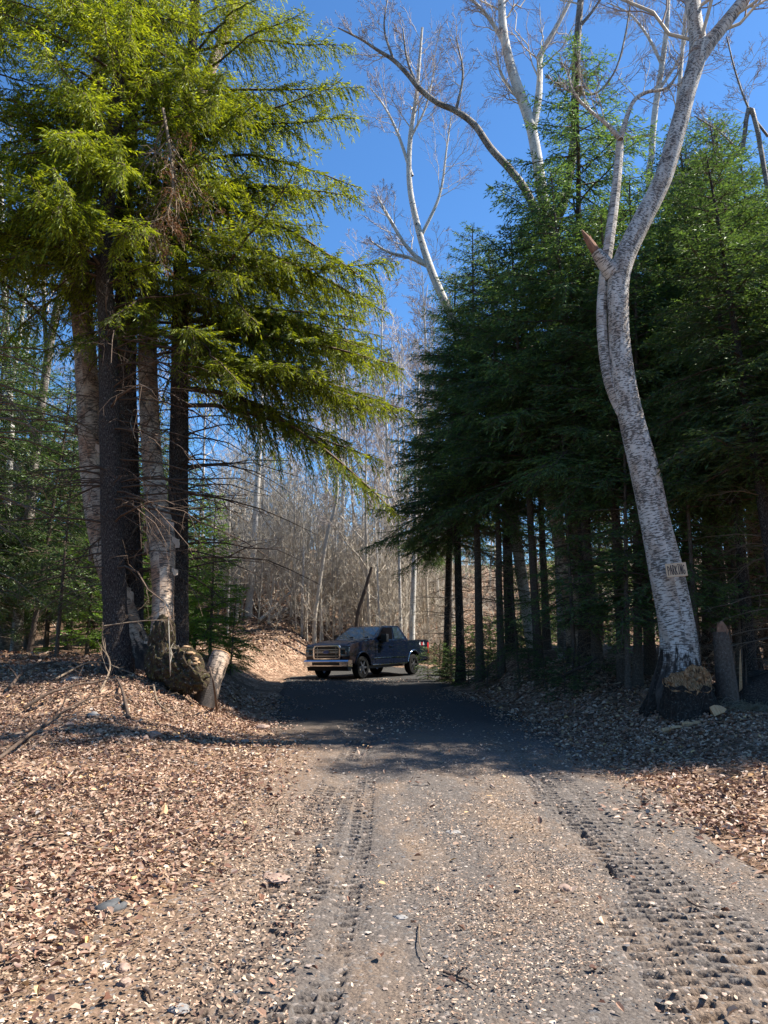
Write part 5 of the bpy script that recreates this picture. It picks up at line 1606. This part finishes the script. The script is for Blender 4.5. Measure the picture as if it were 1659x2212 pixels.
# centre birches behind the pickup
CG = 'birches on the slope behind the pickup'
birch_tree('white birch rising left of the pickup from the brown slope', [[(538, 1310, 16), (547, 1200, 13), (556, 1050, 12), (562, 930, 10), (566, 820, 8), (575, 700, 6)], [(562, 960, 5), (610, 945, 3), (650, 940, 2)]], 38, 'farbirch', 441, 0, CG, True, 'birch_tree', twk=(10, 5, 4))
birch_tree('white birch on the slope right behind the cab of the pickup', [[(890, 1360, 13), (894, 1240, 11), (897, 1100, 9), (900, 950, 7), (905, 800, 5)]], 36, 'farbirch', 442, 0, CG, True, 'birch_tree', twk=(10, 5, 4))
birch_tree('thin leaning grey stem with dark red foot behind the pickup roof', [[(680, 1335, 9), (692, 1250, 8), (706, 1160, 8), (725, 1090, 7), (728, 1030, 7), (724, 960, 6), (730, 860, 5), (745, 760, 4)], [(732, 930, 4), (770, 890, 3), (800, 870, 2)], [(726, 1000, 4), (690, 930, 3), (660, 880, 2)]], 36.5, 'greytwig', 443, 0, CG, True, 'bare_tree', twk=(12, 6, 4))
birch_tree('short brown snag leaning right above the pickup', [[(772, 1335, 9), (790, 1270, 8), (803, 1225, 6)]], 36.5, 'firbark', 444, 0, CG, False, 'leaning_snag')
# left side birches beyond the clump
LG = 'birches beyond the left clump'
birch_tree('white birch at the far left edge forking against the sky', [[(22, 1000, 15), (19, 870, 15), (14, 740, 14), (10, 640, 13), (4, 560, 12), (2, 420, 10), (-10, 250, 6)], [(20, 870, 10), (38, 760, 8), (52, 650, 7), (60, 560, 4)]], 24, 'farbirch', 451, 0, LG, True, 'birch_tree', twk=(8, 6, 4))
birch_tree('birch leaning right behind the left clump', [[(40, 1330, 22), (60, 1150, 20), (80, 950, 18), (100, 800, 17), (118, 690, 16), (140, 600, 15), (168, 500, 13), (190, 380, 10)], [(102, 780, 10), (96, 680, 9), (92, 560, 7), (85, 430, 4)]], 22, 'darkbirch', 452, 0, LG, True, 'birch_tree', twk=(8, 6, 4))
birch_tree('thick dark birch trunk at the far left, low in the shade', [[(12, 1330, 28), (30, 1230, 26), (40, 1120, 22), (38, 1000, 18)]], 23, 'darkbirch', 453, 0, LG, False, 'birch_tree')

# ------------------------------------------------------------------ fallen branches, sticks, stones
def stick(name, label, pts, r, m, seed, twigs=0, cat='branch', group=None):
    rg = np.random.default_rng(seed)
    p = np.array(pts)
    mb = MB()
    P = spline(p, 14)
    P[:, 2] += rg.normal(0, r * 0.25, 14)
    Rb = r * (1 - 0.6 * np.linspace(0, 1, 14))
    tubes(mb, P, Rb, 7, 0, True)
    if twigs:
        L = np.linalg.norm(p[-1] - p[0])
        A = children(P[None], np.array([L]), Rb[None], twigs, rg, 0.2, 0.95, (0.15, 0.4), (30, 65), 0.0, 5, bias=(0, 0, 0.7))
        tubes(mb, A[0], np.maximum(A[2], 0.004), 4)
        B = children(A[0], A[1], A[2], 3, rg, 0.2, 0.95, (0.3, 0.5), (30, 60), 0, 4)
        tubes(mb, B[0], np.maximum(B[2], 0.003), 3)
    o = mb.build(name, m, None, p[0]); o.location = p[0]
    return tag(o, label, cat, group)


def gp(U, V):
    """point on the ground seen at (U, V)"""
    lo, hi = 2.0, 60.0
    ys = np.linspace(2.0, 60, 1500)
    a, b = (U - CU) / FOC, (CV - V) / FOC
    d = np.array([a, 0, 0]) + UPV * b + FWD
    q = d[None] * (ys / d[1])[:, None] + np.array([0, 0, EYE])
    g = hgt(q[:, 0], q[:, 1])
    k = np.argmax(q[:, 2] <= g)
    p = q[k]
    return np.array([p[0], p[1], g[k]])


up = lambda p, h: p + np.array([0, 0, h])
SG = 'dead branches lying on the left bank'
for k, (pts, r, lab, tw, m) in enumerate([
    ([up(gp(-20, 1660), 0.05), up(gp(80, 1590), 0.08), up(gp(175, 1530), 0.1), up(gp(250, 1510), 0.06)], 0.024, 'long brown branch running up the left bank to the shaded crest', 6, 'redbark'),
    ([up(gp(50, 1545), 0.1), up(gp(120, 1515), 0.14), up(gp(230, 1490), 0.16)], 0.03, 'thick pole lying level at the crest of the left bank', 3, 'redbark'),
    ([up(gp(330, 1490), 0.1), up(gp(345, 1530), 0.06), up(gp(395, 1556), 0.03)], 0.018, 'thin forked twig below the burl on the bank', 4, 'deadwood'),
    ([up(gp(215, 1500), 0.02), at(238, 1440, 13.3), at(222, 1390, 13.3), at(222, 1345, 13.2)], 0.02, 'pale dead branch standing against the front dark spruce', 5, 'deadwood'),
    ([at(225, 1352, 13.2), at(300, 1342, 13.3), at(378, 1338, 13.4)], 0.012, 'thin twig slanting across the foot of the front dark spruce', 5, 'deadwood'),
    ([up(gp(370, 1490), 0.0), at(366, 1400, 13.2), at(364, 1325, 13.2)], 0.012, 'slender pale stick standing before the burl', 2, 'greytwig'),
    ([up(gp(470, 1530), -0.1), at(462, 1480, 12.9), at(452, 1440, 12.9)], 0.025, 'short brown stub sticking out of the bank edge right of the burl', 1, 'redbark'),
    ([up(gp(20, 1500), 0.1), up(gp(60, 1470), 0.2), up(gp(130, 1450), 0.2)], 0.03, 'dark branch in the shade at the far left behind the crest', 6, 'redbark'),
    ([up(gp(280, 1560), 0.0), up(gp(262, 1505), 0.12), at(250, 1465, 13.4)], 0.03, 'stubby grey branch end tilted up near the front spruce', 1, 'redbark'),
    ([up(gp(120, 1480), 0.1), up(gp(200, 1460), 0.25), up(gp(290, 1470), 0.1)], 0.02, 'tangled brush lying left of the front dark spruce foot', 9, 'deadwood')]):
    stick('fallen_branch', lab, pts, r, M[m], 500 + k, tw, group=SG)
stick('fallen_branch', 'fallen grey limb on the slope just left of the pickup roof', [up(gp(585, 1340), 0.1), up(gp(620, 1325), 0.2), up(gp(650, 1332), 0.15), up(gp(695, 1345), 0.1)], 0.10, M['greytwig'], 520, 6)
stick('fallen_branch', 'long fallen trunk slanting up through the thicket left of the pickup', [up(gp(560, 1350), 0.2), at(640, 1270, 38.5), at(740, 1190, 41)], 0.09, M['greytwig'], 521, 10)
stick('fallen_branch', 'pale fallen branch on the slope above the pickup hood', [up(gp(790, 1320), 0.1), up(gp(830, 1310), 0.35), up(gp(880, 1330), 0.1)], 0.06, M['greytwig'], 522, 8)
stick('fallen_branch', 'dark fallen log slanting at the foot of the right stand', [up(gp(1195, 1470), 0.02), at(1250, 1445, 16.5), at(1290, 1422, 16.6)], 0.05, M['sprucebark'], 523, 3)
stick('fallen_branch', 'small heap of pale twigs on the leaves below the stump', [up(gp(1400, 1625), 0.1), up(gp(1450, 1640), 0.12), up(gp(1500, 1650), 0.03)], 0.012, M['deadwood'], 524, 9)
stick('twig', 'thin curved twig lying on the track at the lower middle', [up(gp(905, 2010), 0.02), up(gp(908, 2060), 0.03), up(gp(940, 2110), 0.02)], 0.004, M['deadwood'], 525, 0, 'twig', 'twigs on the track')
stick('twig', 'pale bent twig lying on the track left of the tyre print', [up(gp(585, 1760), 0.02), up(gp(600, 1740), 0.03), up(gp(603, 1790), 0.02)], 0.008, M['deadwood'], 526, 2, 'twig', 'twigs on the track')
stick('twig', 'short dark stub of wood near the bottom left of the track', [up(gp(312, 2145), 0.02), up(gp(322, 2165), 0.03), up(gp(326, 2180), 0.02)], 0.012, M['redbark'], 527, 0, 'twig', 'twigs on the track')
stick('twig', 'dark brown twig lying at the bottom right of the centre strip', [up(gp(958, 2110), 0.02), up(gp(1000, 2130), 0.02), up(gp(1030, 2145), 0.02)], 0.008, M['redbark'], 528, 1, 'twig', 'twigs on the track')
stick('twig', 'reddish stick at the right edge of the right tyre print', [up(gp(1485, 1955), 0.02), up(gp(1500, 1966), 0.02), up(gp(1530, 1975), 0.02)], 0.009, M['redbark'], 529, 0, 'twig', 'twigs on the track')
mb = MB(); c = up(gp(352, 1770), 0.03)
splinter(mb, c, gp(363, 1705) - gp(352, 1770) + np.array([0, 0, 0.08]), 0.36, 0.06, np.random.default_rng(6))
o = mb.build('split_stick', M['rawwood'], None, c); o.location = c
tag(o, 'yellowish split stick lying among the leaves left of the track', 'stick')
stick('twig', 'pale twig crossing under the split stick', [up(gp(300, 1745), 0.03), up(gp(360, 1738), 0.03), up(gp(420, 1742), 0.03)], 0.009, M['deadwood'], 530, 1, 'twig', 'twigs on the track')


def stone_mat(name, a, b):
    m, nt, bs, o = new_mat(name)
    v = coords(nt, 'Object', 1.0)
    nt.links.new(ramp(nt, noise(nt, v, 18, 6, 0.65), [(0.3, a), (0.7, b)]), bs.inputs['Base Color'])
    bs.inputs['Roughness'].default_value = 0.8
    bump(nt, bs, noise(nt, v, 45, 4, 0.6), 0.4, 0.006)
    return m


M['stone_pink'] = stone_mat('pinkish_stone', (0.20, 0.13, 0.10), (0.33, 0.23, 0.18))
M['stone_grey'] = stone_mat('grey_stone', (0.13, 0.125, 0.12), (0.32, 0.30, 0.28))
M['stone_dark'] = stone_mat('dark_stone', (0.03, 0.032, 0.035), (0.09, 0.09, 0.09))
M['stone_pale'] = stone_mat('pale_stone', (0.26, 0.23, 0.20), (0.40, 0.37, 0.33))
for k, (U, V, r, sc, m, lab) in enumerate([
    (566, 1575, 0.125, (1.25, 0.8, 0.6), 'stone_pink', 'angular pinkish stone at the left edge of the track where the shade begins'),
    (333, 1592, 0.10, (1.2, 0.8, 0.7), 'stone_pink', 'larger of two pinkish stones side by side on the left bank'),
    (313, 1600, 0.07, (0.9, 0.8, 0.8), 'stone_pink', 'smaller of two pinkish stones side by side on the left bank'),
    (235, 1968, 0.10, (1.1, 0.7, 0.55), 'stone_dark', 'black angular stone among the leaves at the lower left'),
    (598, 1897, 0.10, (1.4, 0.9, 0.12), 'stone_pink', 'flat pale stone sunk in the track left of the tyre print'),
    (266, 2097, 0.045, (0.8, 1.3, 0.6), 'stone_pink', 'long rounded tan pebble near the bottom left'),
    (270, 2128, 0.048, (1.1, 0.8, 0.6), 'stone_pink', 'oval pinkish pebble below the long tan one at the bottom left'),
    (385, 2186, 0.055, (1.2, 0.8, 0.3), 'stone_grey', 'flat pale stone at the very bottom left of the track'),
    (690, 1840, 0.045, (0.8, 0.8, 1.0), 'stone_dark', 'small upright dark stone between the two halves of the left tyre print'),
    (528, 1605, 0.08, (1.2, 0.9, 0.6), 'stone_pink', 'reddish stone below the angular one at the left edge of the track'),
    (158, 1470, 0.13, (1.3, 0.9, 0.5), 'stone_grey', 'low grey stone in the shade behind the bank crest'),
    (200, 1545, 0.09, (1.4, 0.9, 0.5), 'stone_pale', 'pale rounded stone on the sunny crest of the left bank'),
    (150, 1568, 0.075, (1.3, 0.9, 0.6), 'stone_pink', 'tan stone on the left bank above the long shadow'),
    (1222, 1926, 0.055, (1.0, 1.0, 0.6), 'stone_pink', 'tan stone left of the right tyre print'),
    (980, 1800, 0.09, (0.9, 0.9, 0.12), 'stone_grey', 'flat grey patch of rock in the centre strip of the track'),
    (155, 1945, 0.045, (1.3, 0.9, 0.6), 'stone_pink', 'small tan pebble left of the black stone'),
    (545, 1630, 0.05, (1.1, 0.9, 0.6), 'stone_grey', 'grey stone low on the left edge of the track'),
    (1410, 1608, 0.05, (1.1, 0.9, 0.8), 'stone_grey', 'round grey stone in the shade below the stump'),
    (285, 1655, 0.06, (1.1, 0.9, 0.7), 'stone_pink', 'pinkish stone beside the dark hollow in the left bank'),
    (865, 1985, 0.04, (1.2, 0.9, 0.4), 'stone_grey', 'flat grey pebble at the middle of the centre strip')]):
    c = gp(U, V)
    mb = MB()
    lump(mb, rg, (0, 0, 0), r * 0.85, 700 + k, 3, 0.3, sc, 0, 1.9)
    o = mb.build('stone', M[m])
    o.location = up(c, r * sc[2] * 0.15); o.rotation_euler = (0, 0, k * 1.3)
    tag(o, lab, 'stone', group='loose stones on the track and verge')
